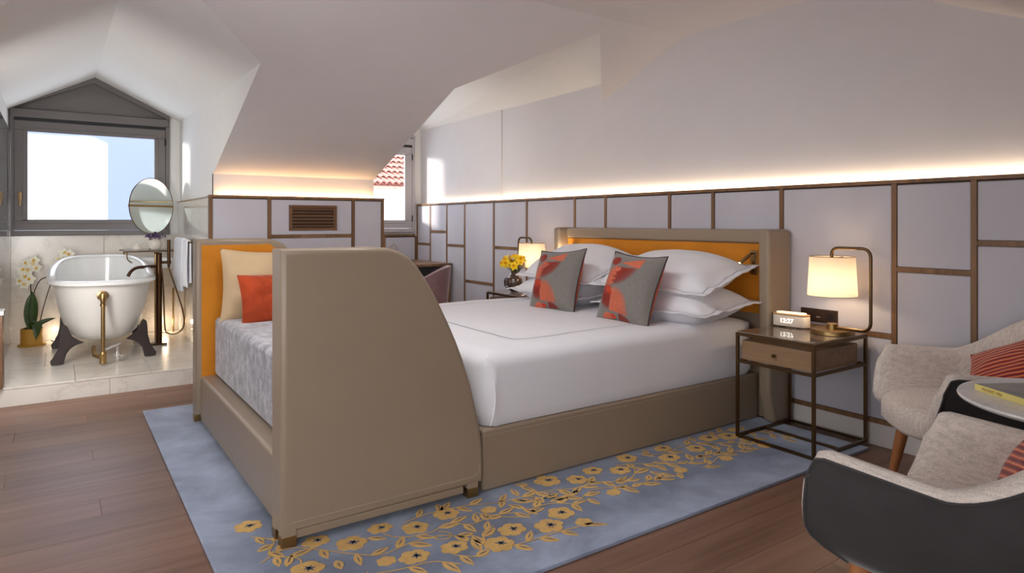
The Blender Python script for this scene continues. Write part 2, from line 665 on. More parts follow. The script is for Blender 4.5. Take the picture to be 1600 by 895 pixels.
def zs(y):
    return ZC + SL * (y - YK)


def ys(z):
    return YK + (z - ZC) / SL


YB = 5.62       # knee wall under the slope


# ---- floor of oak planks running along X
fl = box('floor', (-2.3, -1.0, -0.05), (3.75, 5.42, -0.004), M['floorgap'], smooth=False)
struct(fl)
_pm = {}
PW = 0.19
_y = -1.0
_row = 0
while _y < 5.39:
    y1 = min(_y + PW, 5.41)
    x = -2.3 - [0.0, 0.7, 0.35, 1.05][_row % 4]
    while x < 3.68:
        ln = 1.4
        a = max(x, -2.3); b = min(x + ln, 3.68)
        if b - a > 0.05:
            key = (round(b - a, 3), round(y1 - _y, 3))
            if key not in _pm:
                bm = bmesh.new()
                bbox(bm, (0, 0, -0.012), (b - a - 0.0007, y1 - _y - 0.0007, 0.0), 0.0006, 1)
                o = obj('floor_plank', bm, M['floor'], fl)
                _pm[key] = o.data
            else:
                o = bpy.data.objects.new('floor_plank', _pm[key])
                C.objects.link(o)
                o.parent = fl
            o.location = (a, _y, 0)
        x += ln
    _y += PW
    _row += 1


def poly_struct(name, polys, m=None, thick=None, off=None):
    """planar polygons (lists of points); each gets a thickness away from the room"""
    bm = bmesh.new()
    for p in polys:
        if off:
            prism(bm, p, off)
        else:
            quadface(bm, p)
    return struct(obj(name, bm, m or M['plaster']))


# ---- ceilings
YR = 1.98       # rear slope starts here
poly_struct('ceiling', [
    [(-2.3, YR, ZC), (3.8, YR, ZC), (3.8, YK, ZC), (-2.3, YK, ZC)],
    [(-2.3, -1.0, ZC - 0.48 * (YR + 1.0)), (3.8, -1.0, ZC - 0.48 * (YR + 1.0)), (3.8, YR, ZC), (-2.3, YR, ZC)],
], off=(0, 0, 0.08))
LX0, LXA, LX1 = -0.36, 0.29, 1.01      # left dormer: eave, ridge, eave
RX0, RXA, RX1 = 2.35, 3.01, XU
EZ = 2.16
RZ = 2.48                              # ridge height where it meets the slope


def S(x, y):
    return (x, y, zs(y))


ye, yr = ys(EZ), ys(RZ)
YN = 4.07
poly_struct('ceiling_slope', [
    [S(-2.3, YK), S(LX0, YK), S(LX0, YB + .02), S(-2.3, YB + .02)],
    [S(LX0, YK), S(LXA, YK), S(LXA, yr), S(LX0, ye)],
    [S(LXA, YK), S(LX1, YK), S(LX1, ye), S(LXA, yr)],
    [S(LX1, YK), S(RX0, YK), S(RX0, YB), S(LX1, YB)],
    [S(RX0, YK), S(RXA, YK), S(RXA, yr), S(RX0, ye)],
    [S(RXA, YK), S(RX1 + .1, YK), S(RX1 + .1, YN + .09), S(RX1, YN), S(RXA, yr)],
])
W2 = 2.555      # ridge height at the window wall
poly_struct('ceiling_left_dormer', [
    [(LX0, ye, EZ), (LXA, yr, RZ), (LXA, YF, W2), (LX0, YF, 2.20)],
    [(LXA, yr, RZ), (LX1, ye, EZ), (LX1, YF, 2.20), (LXA, YF, W2)],
], M['plaster_white'])
poly_struct('ceiling_right_dormer', [
    [(RX0, ye, EZ), (RXA, yr, RZ), (RXA, YF, W2), (RX0, YF, 2.20)],
    [(RXA, yr, RZ), (RX1 + .02, YN + .02, 2.335), (RX1 + .02, YF, 2.32), (RXA, YF, W2)],
    [(RXA, yr, RZ), (RX1 + .02, YN + .02, 2.335), (RX1 + .02, YN + .02, zs(YN + .02))],
], M['plaster_white'])
# cheeks of the two dormers
poly_struct('wall_left_cheek', [[(LX0, ye, EZ), (LX0, YF, 2.20), (LX0, YF, 0), (LX0, 5.39, 0), (LX0, 5.39, zs(5.39))]], M['plaster_white'], off=(-0.06, 0, 0))
poly_struct('wall_middle_cheek', [
    [(LX1, ye, EZ), (LX1, YF, 2.20), (LX1, YF, 0), (LX1, YB, 0), (LX1, YB, zs(YB))]], M['plaster_white'])
poly_struct('wall_right_cheek', [
    [(RX0, ye, EZ), (RX0, YF, 2.20), (RX0, YF, 0), (RX0, YB, 0), (RX0, YB, zs(YB))]], M['plaster_white'])
poly_struct('wall_knee', [[(LX1, YB, 0), (RX0, YB, 0), (RX0, YB, zs(YB)), (LX1, YB, zs(YB))]], off=(0, 0.04, 0))
poly_struct('wall_bathroom_side', [[(-2.3, 5.39, 0), (LX0 - .06, 5.39, 0), (LX0 - .06, 5.39, zs(5.39)), (-2.3, 5.39, zs(5.39))]], off=(0, 0.06, 0))
poly_struct('wall_left', [[(-2.3, -1, 0), (-2.3, 5.45, 0), (-2.3, 5.45, 2.6), (-2.3, -1, 2.6)]], off=(-0.08, 0, 0))
poly_struct('wall_rear', [[(-2.3, -1, 0), (3.8, -1, 0), (3.8, -1, 1.3), (-2.3, -1, 1.3)]], off=(0, -0.08, 0))
# headboard wall: plaster, set back behind the wainscot; slightly proud near the window
wr = poly_struct('wall_right', [
    [(XU, -1, 0), (XU, 5.55, 0), (XU, 5.55, 2.62), (XU, -1, 2.62)],
    [(XU - .012, 5.55, 0), (XU - .012, YF, 0), (XU - .012, YF, 2.62), (XU - .012, 5.55, 2.62)]], off=(0.1, 0, 0))
struct(box('baseboard_right', (XW - .012, -1, 0), (XW + .01, YF, 0.118), M['skirting'], bev=0.004))

# ---- wainscot on the headboard wall: padded panels between wood battens
ZT = 1.417
ws = struct(box('wall_right_wainscot', (XW + .008, -1, 0.10), (XW + .028, YF - .0, ZT - .004), M['floorgap'], smooth=False))
BW = 0.013


def panel(parent, axis, a0, a1, z0, z1, face, hw=BW):
    """padded panel; axis 'y': lies on plane x=face seen from -x, 'x': on plane y=face seen from -y"""
    g = hw + 0.001
    lo = (face, a0 + g, z0 + g) if axis == 'y' else (a0 + g, face, z0 + g)
    hi = (face + .014, a1 - g, z1 - g) if axis == 'y' else (a1 - g, face + .014, z1 - g)
    return box('wall_panel', lo, hi, M['panel'], parent, bev=0.006, seg=2)


def batten(parent, axis, a0, a1, z0, z1, face, proud=0.004):
    lo = (face - proud, a0, z0) if axis == 'y' else (a0, face - proud, z0)
    hi = (face + .012, a1, z1) if axis == 'y' else (a1, face + .012, z1)
    return box('wood_batten', lo, hi, M['batten'], parent, bev=0.0012, seg=1)


cols = [  # y far, y near, rail heights
    (7.335, 6.99, [0.937]), (6.99, 6.59, [1.089]), (6.59, 6.19, [0.939]), (6.19, 5.61, [0.565]),
    (5.61, 5.04, [0.944]), (5.04, 4.34, [0.565]), (4.34, 3.956, []), (3.956, 3.28, []), (3.28, 2.897, []),
    (2.897, 2.386, []), (2.386, 1.727, [0.592]), (1.727, 1.359, [0.952]), (1.359, 0.70, [1.099]),
    (0.70, 0.20, [0.60]), (0.20, -0.45, [0.95]), (-0.45, -0.98, [])]
for (yf, yn, rails) in cols:
    zz = [0.129] + rails + [ZT - .008]
    for i in range(len(zz) - 1):
        panel(ws, 'y', yn, yf, zz[i], zz[i + 1], XW)
    for z in rails:
        batten(ws, 'y', yn + BW, yf - BW, z - BW, z + BW, XW)
    batten(ws, 'y', yn - BW, yn + BW, 0.129 + BW, ZT - .014, XW)
batten(ws, 'y', YF - .028, YF - .002, 0.129 + BW, ZT - .014, XW)
batten(ws, 'y', -0.99, YF - .002, 0.129 - BW, 0.129 + BW, XW)
box('top_rail', (XW - .006, -1, ZT - .014), (XW + .030, YF - .002, ZT + .006), M['batten'], ws, bev=0.0015, seg=1)
strip_light('cove_light_headboard', (XU - .030, 3.0, ZT - .004), (0.85, 0, 0.5), (0, 1, 0), 8.3, 0.012, 9, WARM2)

# ---- wainscot on the knee wall with the wooden vent
YP = 5.53
wk = struct(box('wall_knee_wainscot', (0.962, YP + .010, 0.0), (2.412, YP + .03, 1.40), M['floorgap'], smooth=False))
KX = [0.975, 1.416, 2.124, 2.398]
for i in range(3):
    if i == 1:
        panel(wk, 'x', KX[1], KX[2], 1.082, 1.398, YP)
        panel(wk, 'x', KX[1], KX[2], 0.129, 1.082, YP)
        batten(wk, 'x', KX[1] + BW, KX[2] - BW, 1.082 - BW, 1.082 + BW, YP)
    else:
        panel(wk, 'x', KX[i], KX[i + 1], 0.129, 1.398, YP)
for x in KX:
    batten(wk, 'x', x - BW, x + BW, 0.0, 1.392, YP)
box('top_rail', (0.960, YP - .006, 1.392), (2.414, YP + .035, 1.412), M['batten'], wk, bev=0.0015, seg=1)
box('side_rail', (2.396, YP + .012, 0.0), (2.414, YB + .02, 1.392), M['batten'], wk, bev=0.0015, seg=1)
strip_light('cove_light_knee', (1.69, YB - .035, 1.402), (0, 0.6, 0.8), (1, 0, 0), 1.3, 0.012, 1.6, WARM)
vt = thing('vent_grille', 'brown wooden slatted air vent set in the low panelled wall', 'vent', (1.772, YP - .001, 1.235))
bm = bmesh.new()
for lo, hi in (((1.570, YP - .012, 1.318), (1.975, YP, 1.341)), ((1.570, YP - .012, 1.130), (1.975, YP, 1.153)),
               ((1.570, YP - .012, 1.153), (1.598, YP, 1.318)), ((1.947, YP - .012, 1.153), (1.975, YP, 1.318))):
    bbox(bm, lo, hi, 0.0015, 1)
obj('frame', bm, M['vent'], vt, world=True)
box('backing', (1.598, YP - .0015, 1.153), (1.947, YP - .0005, 1.318), M['socketdark'], vt, smooth=False)
for k in range(6):
    z = 1.164 + k * 0.0278
    bm = bmesh.new()
    prism(bm, [(1.599, YP - .011, z - .003), (1.599, YP - .011, z + .010), (1.599, YP - .002, z + .017), (1.599, YP - .002, z + .007)], (0.347, 0, 0))
    obj('slat', bm, M['vent'], vt, world=True)

# ---- outer wall with the window openings
WZ0, WZ1 = 1.09, 2.18


def outer(x0, x1, wx0, wx1, name, m):
    bm = bmesh.new()
    y0, y1 = YF, YF + .25
    bbox(bm, (x0, y0, 0), (x1, y1, WZ0))
    bbox(bm, (x0, y0, WZ0), (wx0, y1, 2.7))
    bbox(bm, (wx1, y0, WZ0), (x1, y1, 2.7))
    bbox(bm, (wx0, y0, 2.60), (wx1, y1, 2.7))
    bbox(bm, (wx0, y0 + .09, 2.15), (wx1, y1, 2.60))
    return struct(obj(name, bm, m))


outer(-0.45, LX1 + .08, -0.345, 0.905, 'wall_far_left', M['plaster_white'])
outer(RX0 - .08, 3.9, 2.395, 3.585, 'wall_far_right', M['plaster_white'])


def window(n, x0, x1, label_side, mat):
    """gabled dormer window: outer frame, boxed header, gable board, one sash with glass"""
    w = x1 - x0
    xa = (x0 + x1) / 2 + 0.0
    y = YF - .035
    bm = bmesh.new()
    t = 0.035
    ez, az = 2.235, 2.555
    bbox(bm, (x0, y, WZ0), (x0 + t, YF + .1, ez), 0.003, 1)
    bbox(bm, (x1 - t, y, WZ0), (x1, YF + .1, ez), 0.003, 1)
    bbox(bm, (x0, y - .01, WZ0 - .012), (x1, YF + .1, WZ0 + .035), 0.003, 1)
    for s in (0, 1):
        e = x0 if s == 0 else x1
        d = 1 if s == 0 else -1
        prism(bm, [(e, y - .01, ez - .03), (e, y - .01, ez + .012), (xa, y - .01, az + .005), (xa, y - .01, az - .055)], (0, .11, 0))
    root = struct(obj('window_%d' % n, bm, mat))
    bm = bmesh.new()
    prism(bm, [(x0 + .02, y + .035, ez - .05), (x1 - .02, y + .035, ez - .05), (x1 - .02, y + .035, ez - .02), (xa, y + .035, az - .05), (x0 + .02, y + .035, ez - .02)], (0, .03, 0))
    obj('gable_board', bm, mat, root)
    bm = bmesh.new()
    prism(bm, [(x0 + .19, y + .028, ez - .04), (x1 - .19, y + .028, ez - .04), (xa, y + .028, az - .115)], (0, .02, 0))
    obj('gable_moulding', bm, mat, root)
    box('header', (x0 + .012, y - .012, 2.135), (x1 - .012, y + .05, 2.212), mat, root, bev=0.004, seg=1)
    box('header_groove', (x0 + .03, y + .006, 2.108), (x1 - .03, y + .05, 2.135), M['black'], root, smooth=False)
    # sash: four rails with a stepped inner bead
    sx0, sx1, sz0, sz1 = x0 + .037, x1 - .037, WZ0 + .037, 2.108
    f = 0.085
    sash = bmesh.new()
    for lo, hi in (((sx0, sz0), (sx1, sz0 + f)), ((sx0, sz1 - f), (sx1, sz1)), ((sx0, sz0 + f), (sx0 + f, sz1 - f)), ((sx1 - f, sz0 + f), (sx1, sz1 - f))):
        bbox(sash, (lo[0], y + .004, lo[1]), (hi[0], y + .06, hi[1]), 0.003, 1)
    g = f - .022
    for lo, hi in (((sx0 + g, sz0 + g), (sx1 - g, sz0 + f + .012)), ((sx0 + g, sz1 - f - .012), (sx1 - g, sz1 - g)), ((sx0 + g, sz0 + f), (sx0 + f + .012, sz1 - f)), ((sx1 - f - .012, sz0 + f), (sx1 - g, sz1 - f))):
        bbox(sash, (lo[0], y - .003, lo[1]), (hi[0], y + .03, hi[1]), 0.002, 1)
    so = obj('sash', sash, mat, root)
    box('pane', (sx0 + f - .01, y + .034, sz0 + f - .01), (sx1 - f + .01, y + .038, sz1 - f + .01), M['pane'], so, smooth=False, world=False)
    for z in (sz0 + .12, sz1 - .12):
        tube('hinge', [(x1 - .037, y - .004, z - .035), (x1 - .037, y - .004, z + .035)], 0.007, M['black'], so, 8, world=False)
    hx = sx0 + .042
    hd = bmesh.new()
    bbox(hd, (hx - .014, y - .010, 1.40), (hx + .014, y - .002, 1.47), 0.004, 2)
    sweep(hd, [(hx, y - .008, 1.452), (hx, y - .045, 1.452), (hx, y - .05, 1.44), (hx, y - .05, 1.345)], [0.009, 0.009, 0.009, 0.007], 8)
    obj('handle', hd, M['brass'], so, smooth=True)
    return root


window(1, -0.355, 0.915, 'left', M['winframe'])
window(2, 2.385, 3.595, 'right', M['winframe_light'])
# glow strip tucked on top of the header of the left window
# sill wainscot under the right window
wf = struct(box('wall_far_wainscot', (RX0, YF - .014, 0.0), (XU - .07, YF - .002, 1.03), M['floorgap'], smooth=False))
for a, b in ((RX0 + .01, 2.75), (2.75, 3.20), (3.20, 3.615)):
    panel(wf, 'x', a, b, 0.129, 1.03, YF - .022)
    batten(wf, 'x', b - BW, b + BW, 0.0, 1.03, YF - .022)
box('top_rail', (RX0 + .002, YF - .032, 1.03), (3.60, YF - .004, 1.055), M['batten'], wf, bev=0.0015, seg=1)
struct(box('floor_far', (RX0, YB, -0.05), (XU, YF, 0.0), M['floor'], smooth=False))
struct(box('floor_behind', (-0.45, 5.42, -0.05), (RX0, YF, -0.006), M['floorgap'], smooth=False))
struct(box('floor_strip', (RX0 - .0, 5.42, -0.05), (XU, YB, 0.0), M['floor'], smooth=False))

# ---- marble bathroom: raised platform and wall slabs
PZ = 0.125
plat = struct(box('floor_bathroom', (-0.358, 5.41, 0.0), (LX1 - .002, YF - .001, PZ - .014), M['floorgap'], smooth=False))
for i, (a, b) in enumerate(((-0.358, 0.30), (0.30, 1.006))):
    box('marble_riser', (a + .0008, 5.388, 0.0), (b - .0008, 5.412, PZ - .012), M['marble'], plat, bev=0.001, seg=1)
ysl = [5.384, 6.03, 6.68, YF - .002]
for j in range(3):
    xs = [-0.358, 0.10 if j != 1 else -0.08, 0.56 if j != 1 else 0.62, 1.006]
    for i in range(3):
        box('marble_tile', (xs[i] + .001, ysl[j] + .001, PZ - .014), (xs[i + 1] - .001, ysl[j + 1] - .001, PZ), M['marble'], plat, bev=0.0015, seg=1)
mw = struct(box('wall_far_marble', (-0.358, YF - .008, PZ), (LX1 - .001, YF - .001, 1.075), M['floorgap'], smooth=False))
for a, b in ((-0.356, 0.36), (0.36, 1.006)):
    box('marble_slab', (a + .001, YF - .022, PZ + .001), (b - .001, YF - .008, 1.076), M['marble'], mw, bev=0.0012, seg=1)
mc = struct(box('wall_cheek_marble', (LX1 - .010, YB - .07, PZ), (LX1 - .001, YF - .024, 1.40), M['floorgap'], smooth=False))
for a, b in ((YB - .065, 6.45), (6.45, YF - .024)):
    box('marble_slab', (LX1 - .024, a + .001, PZ + .001), (LX1 - .010, b - .001, 1.395), M['marble_pol'], mc, bev=0.0012, seg=1)
box('top_trim', (LX1 - .026, YB - .068, 1.395), (LX1 - .002, YF - .024, 1.404), M['brass'], mc, smooth=False)
# mirror-like glass screen on the left cheek
gs = thing('glass_screen', 'tall clear glass screen along the left side of the bathroom', 'glass screen', (-0.343, 6.4, PZ))
box('glass_panel', (-0.349, 5.60, PZ + .004), (-0.341, 7.30, 2.0), M['pane'], gs, smooth=False)
tube('edge_profile', [(-0.345, 7.306, PZ), (-0.345, 7.306, 2.0)], 0.006, M['chrome'], gs, 8)
vc = thing('side_cabinet', 'narrow brown wood cabinet edge at the left of the marble step', 'cabinet', (-0.322, 5.44, PZ))
box('body', (-0.352, 5.355, 0.125), (-0.292, 5.53, 0.60), M['vent'], vc, bev=0.003)
box('top', (-0.358, 5.350, 0.60), (-0.286, 5.54, 0.625), M['enamel'], vc, bev=0.004)

# ---- outside: neighbours and roofs
wb = thing('neighbour_building', 'bright white building seen outside the bathroom window', 'building', (-1.5, 12.0, -2))
bm = bmesh.new()
prism(bm, [(-1.3, 12, -2), (0.64, 12, -2), (0.64, 12, 2.42), (0.46, 12, 2.50), (-1.3, 12, 2.49)], (0, 1.2, 0))
obj('facade', bm, M['stucco'], wb, world=True)
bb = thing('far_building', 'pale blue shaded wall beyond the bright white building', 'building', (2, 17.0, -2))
box('facade', (-7, 17, -2), (3.6, 18.2, 4.9), M['stucco_shaded'], bb, smooth=False)
rb = thing('tiled_house', 'white house with a terracotta tiled roof outside the far window', 'house', (6.5, 12.5, -2))
box('wall', (3.9, 12.2, -2), (10, 14.5, 1.86), M['stucco'], rb, smooth=False)
box('cornice', (3.85, 12.05, 1.78), (10, 12.2, 1.86), M['stucco'], rb, smooth=False)
box('ledge', (3.88, 12.12, 1.42), (10, 12.2, 1.45), M['stucco'], rb, smooth=False)
bm = bmesh.new()
dz = 0.42
for i in range(36):
    x = 3.9 + i * 0.13
    for j in range(14):
        ya = 11.95 + j * 0.32
        za = 1.90 + (ya - 11.95) * dz
        for k in range(6):
            a0, a1 = PI * k / 6, PI * (k + 1) / 6
            r0, r1 = 0.060, 0.048
            quadface(bm, [(x + r0 * math.cos(a0), ya, za + .03 + r0 * math.sin(a0)), (x + r0 * math.cos(a1), ya, za + .03 + r0 * math.sin(a1)),
                          (x + r1 * math.cos(a1), ya + .35, za + .35 * dz + r1 * math.sin(a1)), (x + r1 * math.cos(a0), ya + .35, za + .35 * dz + r1 * math.sin(a0))])
bbox(bm, (3.85, 11.95, 1.84), (10, 12.02, 1.90))
quadface(bm, [(3.8, 11.95, 1.88), (10, 11.95, 1.88), (10, 16.4, 1.88 + 4.45 * dz), (3.8, 16.4, 1.88 + 4.45 * dz)])
rt = obj('roof_tiles', bm, M['terracotta'], rb, world=True)
rt['kind'] = 'stuff'

# ================================================================ RUG
RX = (0.44, 3.52)
RY = (1.80, 4.73)
RT = 0.016
rug = thing('floral_rug', 'large blue grey wool rug with golden flowers under the bed', 'rug', ((RX[0] + RX[1]) / 2, (RY[0] + RY[1]) / 2, 0))
box('rug_pile', (RX[0], RY[0], 0.0005), (RX[1], RY[1], RT), M['rug'], rug, bev=0.004)
fm, dm, lm, st = bmesh.new(), bmesh.new(), bmesh.new(), bmesh.new()
rr = random.Random(3)


USED = []


def flat(bm, pts, z=RT, h=0.0025):
    bm.faces.new([bm.verts.new((p[0], p[1], z + h)) for p in pts])
    n = len(pts)
    for i in range(n):
        a, b = pts[i], pts[(i + 1) % n]
        quadface(bm, [(a[0], a[1], z - .001), (b[0], b[1], z - .001), (b[0], b[1], z + h), (a[0], a[1], z + h)])


def flower(x, y, r=0.062, rot=None, star=True):
    rot = rr.uniform(0, 6) if rot is None else rot
    pts = []
    nl = rr.choice([5, 6])
    USED.append((x, y, r))
    asp = rr.uniform(.8, 1)
    for k in range(40):
        a = 2 * PI * k / 40
        q = r * (0.74 + 0.27 * abs(math.sin(nl * a / 2 + rot)) ** .55 + rr.uniform(-.02, .02))
        pts.append((x + q * math.cos(a), y + asp * q * math.sin(a)))
    flat(fm, pts)
    if star:
        for j in range(6):
            a = rot + j * PI / 3 + rr.uniform(-.2, .2)
            q = r * rr.uniform(.28, .42)
            cx, cy = x + .12 * r, y
            flat(dm, [(cx - .10 * r * math.sin(a), cy + .10 * r * math.cos(a)), (cx + .10 * r * math.sin(a), cy - .10 * r * math.cos(a)), (cx + q * math.cos(a), cy + q * math.sin(a))], RT + .0015)


def leaf(x, y, a, ln=0.07, w=0.024, double=True):
    d = (math.cos(a), math.sin(a))
    mx_, my_ = x + d[0] * ln * .6, y + d[1] * ln * .6
    if any(math.hypot(mx_ - u[0], my_ - u[1]) < u[2] + .018 for u in USED):
        return
    USED.append((mx_, my_, .016))
    n = (-d[1], d[0])
    L1 = []
    for k in range(7):
        t = k / 6
        ww = w * math.sin(PI * t ** .85) * .5
        L1.append((x + d[0] * ln * t + n[0] * ww, y + d[1] * ln * t + n[1] * ww))
    R1 = []
    for k in range(1, 6):
        t = k / 6
        ww = -w * math.sin(PI * t ** .85) * .5
        R1.append((x + d[0] * ln * t + n[0] * ww, y + d[1] * ln * t + n[1] * ww))
    flat(lm, L1 + R1[::-1])
    if double:
        flat(dm, [(x + d[0] * ln * .25, y + d[1] * ln * .25), (x + d[0] * ln * .5 - n[0] * .0022, y + d[1] * ln * .5 - n[1] * .0022), (x + d[0] * ln * .8, y + d[1] * ln * .8), (x + d[0] * ln * .5 + n[0] * .0022, y + d[1] * ln * .5 + n[1] * .0022)], RT + .0015)


def vine(pts, leaves=True, w=0.0032, step=0.05):
    P = []
    n = len(pts)
    for i in range(n - 1):
        p0 = Vector(pts[max(0, i - 1)]); p1 = Vector(pts[i]); p2 = Vector(pts[i + 1]); p3 = Vector(pts[min(n - 1, i + 2)])
        for k in range(8):
            t = k / 8
            P.append(.5 * ((2 * p1) + (p2 - p0) * t + (2 * p0 - 5 * p1 + 4 * p2 - p3) * t * t + (3 * p1 - p0 - 3 * p2 + p3) * t ** 3))
    P.append(Vector(pts[-1]))
    acc, side = step * .5, 1
    for i in range(len(P) - 1):
        d = (P[i + 1] - P[i])
        if d.length < 1e-5:
            continue
        nn = Vector((-d.y, d.x)).normalized() * w
        quadface(st, [(*(P[i] + nn), RT + .002), (*(P[i + 1] + nn), RT + .002), (*(P[i + 1] - nn), RT + .002), (*(P[i] - nn), RT + .002)])
        acc += d.length
        if leaves and acc > step:
            acc = 0
            side = -side
            a = math.atan2(d.y, d.x) + side * rr.uniform(.5, .95)
            leaf(P[i].x, P[i].y, a, rr.uniform(.065, .100), rr.uniform(.028, .038))


FL = [(0.611, 2.698), (0.892, 2.34), (1.027, 2.393), (1.142, 2.32), (0.79, 2.43), (1.441, 2.095), (1.338, 2.027), (1.579, 2.039),
      (1.686, 2.101), (1.845, 2.397), (1.968, 2.331), (2.098, 2.372), (2.211, 2.304), (2.534, 2.287), (2.94, 2.373), (3.053, 2.333),
      (2.608, 2.40), (0.70, 2.25), (1.19, 2.10), (1.04, 2.12), (2.35, 2.40), (2.75, 2.30), (1.30, 2.36)]
for (x, y) in FL:
    flower(x, y, rr.uniform(.050, .062), star=True)
for (x, y) in [(0.946, 2.148), (1.461, 2.291), (2.007, 2.131), (2.762, 2.119), (3.173, 2.386), (3.083, 2.125), (1.71, 1.985), (2.45, 2.14)]:
    flower(x, y, .036, star=False)
vine([(0.60, 2.60), (0.66, 2.52), (0.62, 2.42), (0.70, 2.33), (0.66, 2.20), (0.75, 2.08)])
vine([(0.58, 2.38), (0.70, 2.43), (0.86, 2.27), (0.95, 2.20), (1.08, 2.22), (1.20, 2.20), (1.28, 2.11)])
vine([(1.02, 2.34), (1.06, 2.28), (1.17, 2.25), (1.26, 2.28), (1.34, 2.22), (1.44, 2.24), (1.55, 2.20)])
vine([(1.12, 2.38), (1.24, 2.40), (1.40, 2.38), (1.52, 2.33), (1.66, 2.31), (1.74, 2.24), (1.86, 2.22)])
vine([(1.40, 2.30), (1.48, 2.20), (1.56, 2.16), (1.62, 2.20), (1.72, 2.19), (1.80, 2.12)])
vine([(1.16, 2.05), (1.24, 1.99), (1.30, 2.06), (1.33, 2.13), (1.40, 2.16)])
vine([(1.36, 1.99), (1.46, 1.98), (1.56, 1.98), (1.66, 1.97), (1.74, 1.98)])
vine([(0.86, 2.10), (0.96, 2.07), (1.08, 2.05), (1.15, 1.98)])
vine([(1.70, 2.33), (1.80, 2.30), (1.90, 2.26), (2.02, 2.26), (2.12, 2.20), (2.22, 2.22), (2.30, 2.30)])
vine([(1.86, 2.17), (1.95, 2.20), (2.05, 2.17), (2.14, 2.12), (2.24, 2.14), (2.34, 2.12)])
vine([(2.24, 2.36), (2.36, 2.30), (2.46, 2.24), (2.55, 2.18), (2.66, 2.22), (2.78, 2.20), (2.88, 2.24)])
vine([(2.44, 2.38), (2.55, 2.35), (2.68, 2.36), (2.82, 2.36), (2.90, 2.30), (3.00, 2.24), (3.12, 2.22), (3.20, 2.26)])
vine([(2.56, 2.10), (2.66, 2.12), (2.78, 2.16), (2.92, 2.15), (3.04, 2.17)])
vine([(3.00, 2.40), (3.10, 2.40), (3.22, 2.34), (3.28, 2.24), (3.30, 2.14)])
vine([(1.20, 2.245), (1.23, 2.20), (1.20, 2.17), (1.165, 2.19), (1.18, 2.215)], leaves=False)
vine([(1.75, 2.30), (1.79, 2.27), (1.76, 2.235), (1.72, 2.255), (1.735, 2.28)], leaves=False)
for k in range(160):
    x = rr.uniform(.60, 3.28)
    y = rr.uniform(1.99 if x < 1.7 else 2.12, 2.42)
    leaf(x, y, rr.uniform(0, 2 * PI), rr.uniform(.06, .09), rr.uniform(.024, .034))
for nm, b, mm in (('flower_motif', fm, M['gold']), ('leaf_motif', lm, M['gold']), ('vine_motif', st, M['gold']), ('dark_motif', dm, M['rugblue'])):
    o = obj(nm, b, mm, rug, world=True)
    o['kind'] = 'stuff'

# ================================================================ BED
BZ = RT
bed = thing('double_bed', 'wide double bed with taupe leather base and ochre winged headboard', 'bed', (2.55, 3.365, BZ))
box('base', (1.535, 2.455, BZ), (3.50, 4.275, 0.288), M['leather'], bed, bev=0.014, seg=3)
for k in range(1):
    tube('seam', [(1.545, 2.4535, 0.262), (3.40, 2.4535, 0.262)], 0.0012, M['leather_seam'], bed, 6)
box('mattress', (1.57, 2.49, 0.288), (3.44, 4.24, 0.575), M['linen'], bed, bev=0.04, seg=3)
box('headboard', (3.52, 2.385, BZ), (XW - .008, 4.275, 1.155), M['leather'], bed, bev=0.012, seg=3)
box('headboard_cushion', (3.485, 2.392, 1.072), (3.54, 4.268, 1.152), M['leather'], bed, bev=0.016, seg=3)
box('headboard_panel', (3.500, 2.392, 0.645), (3.54, 4.268, 1.070), M['ochre'], bed, bev=0.006, seg=2)
for y0, y1 in ((2.314, 2.392), (4.268, 4.346)):
    bm = bmesh.new()
    b = bmesh.new()
    prism(b, [(3.405, y0, 0.20), (3.405, y0, 1.158), (XW - .008, y0, 1.158), (XW - .008, y0, BZ), (3.46, y0, BZ)], (0, y1 - y0, 0))
    bmesh.ops.recalc_face_normals(b, faces=list(b.faces))
    bmesh.ops.bevel(b, geom=list(b.edges), offset=0.024, segments=4, affect='EDGES', profile=0.5, clamp_overlap=True)
    merge(bm, b)
    obj('headboard_wing', bm, M['leather'], bed, smooth=True, world=True, angle=60, wn=True)

# white cover tucked over the mattress: rounded box with soft wrinkles
bm = bmesh.new()
X0, X1, Y0, Y1, Z0, Z1 = 1.548, 3.47, 2.462, 4.268, 0.2895, 0.618
NX, NY = 70, 64


def cover_pt(x, y, side=None):
    return None


def sheet_z(x, y):
    """top of the cover: falls off roundly near its edges"""
    r = 0.085
    d = min(x - X0, X1 - x, y - Y0, Y1 - y)
    z = Z1 + 0.006 * noise.noise(Vector((x * 2.2, y * 2.2, 0))) + 0.0025 * noise.noise(Vector((x * 7, y * 7, 3)))
    if d < r:
        t = max(0, 1 - d / r)
        z -= r * (1 - math.sqrt(max(0, 1 - t * t))) * .85
    return z


grid = {}
for i in range(NX + 1):
    for j in range(NY + 1):
        u = i / NX; v = j / NY
        # denser near the edges
        u = 0.5 - 0.5 * math.cos(PI * u) * (0.55 + 0.45 * abs(math.cos(PI * u)))
        v = 0.5 - 0.5 * math.cos(PI * v) * (0.55 + 0.45 * abs(math.cos(PI * v)))
        x = X0 + (X1 - X0) * u; y = Y0 + (Y1 - Y0) * v
        # round plan corners
        rc = 0.07
        cx = min(max(x, X0 + rc), X1 - rc); cy = min(max(y, Y0 + rc), Y1 - rc)
        dx, dy = x - cx, y - cy
        dl = math.hypot(dx, dy)
        if dx and dy:
            k = max(abs(dx), abs(dy)) / dl
            x, y = cx + dx * k, cy + dy * k
        grid[i, j] = (x, y)
V = {}
for (i, j), (x, y) in grid.items():
    d_edge = 0 if (i in (0, NX) or j in (0, NY)) else 1
    z = sheet_z(x, y) if d_edge else Z1 - .085 * .85
    V[i, j] = bm.verts.new((x, y, z))
for i in range(NX):
    for j in range(NY):
        bm.faces.new((V[i, j], V[i + 1, j], V[i + 1, j + 1], V[i, j + 1]))
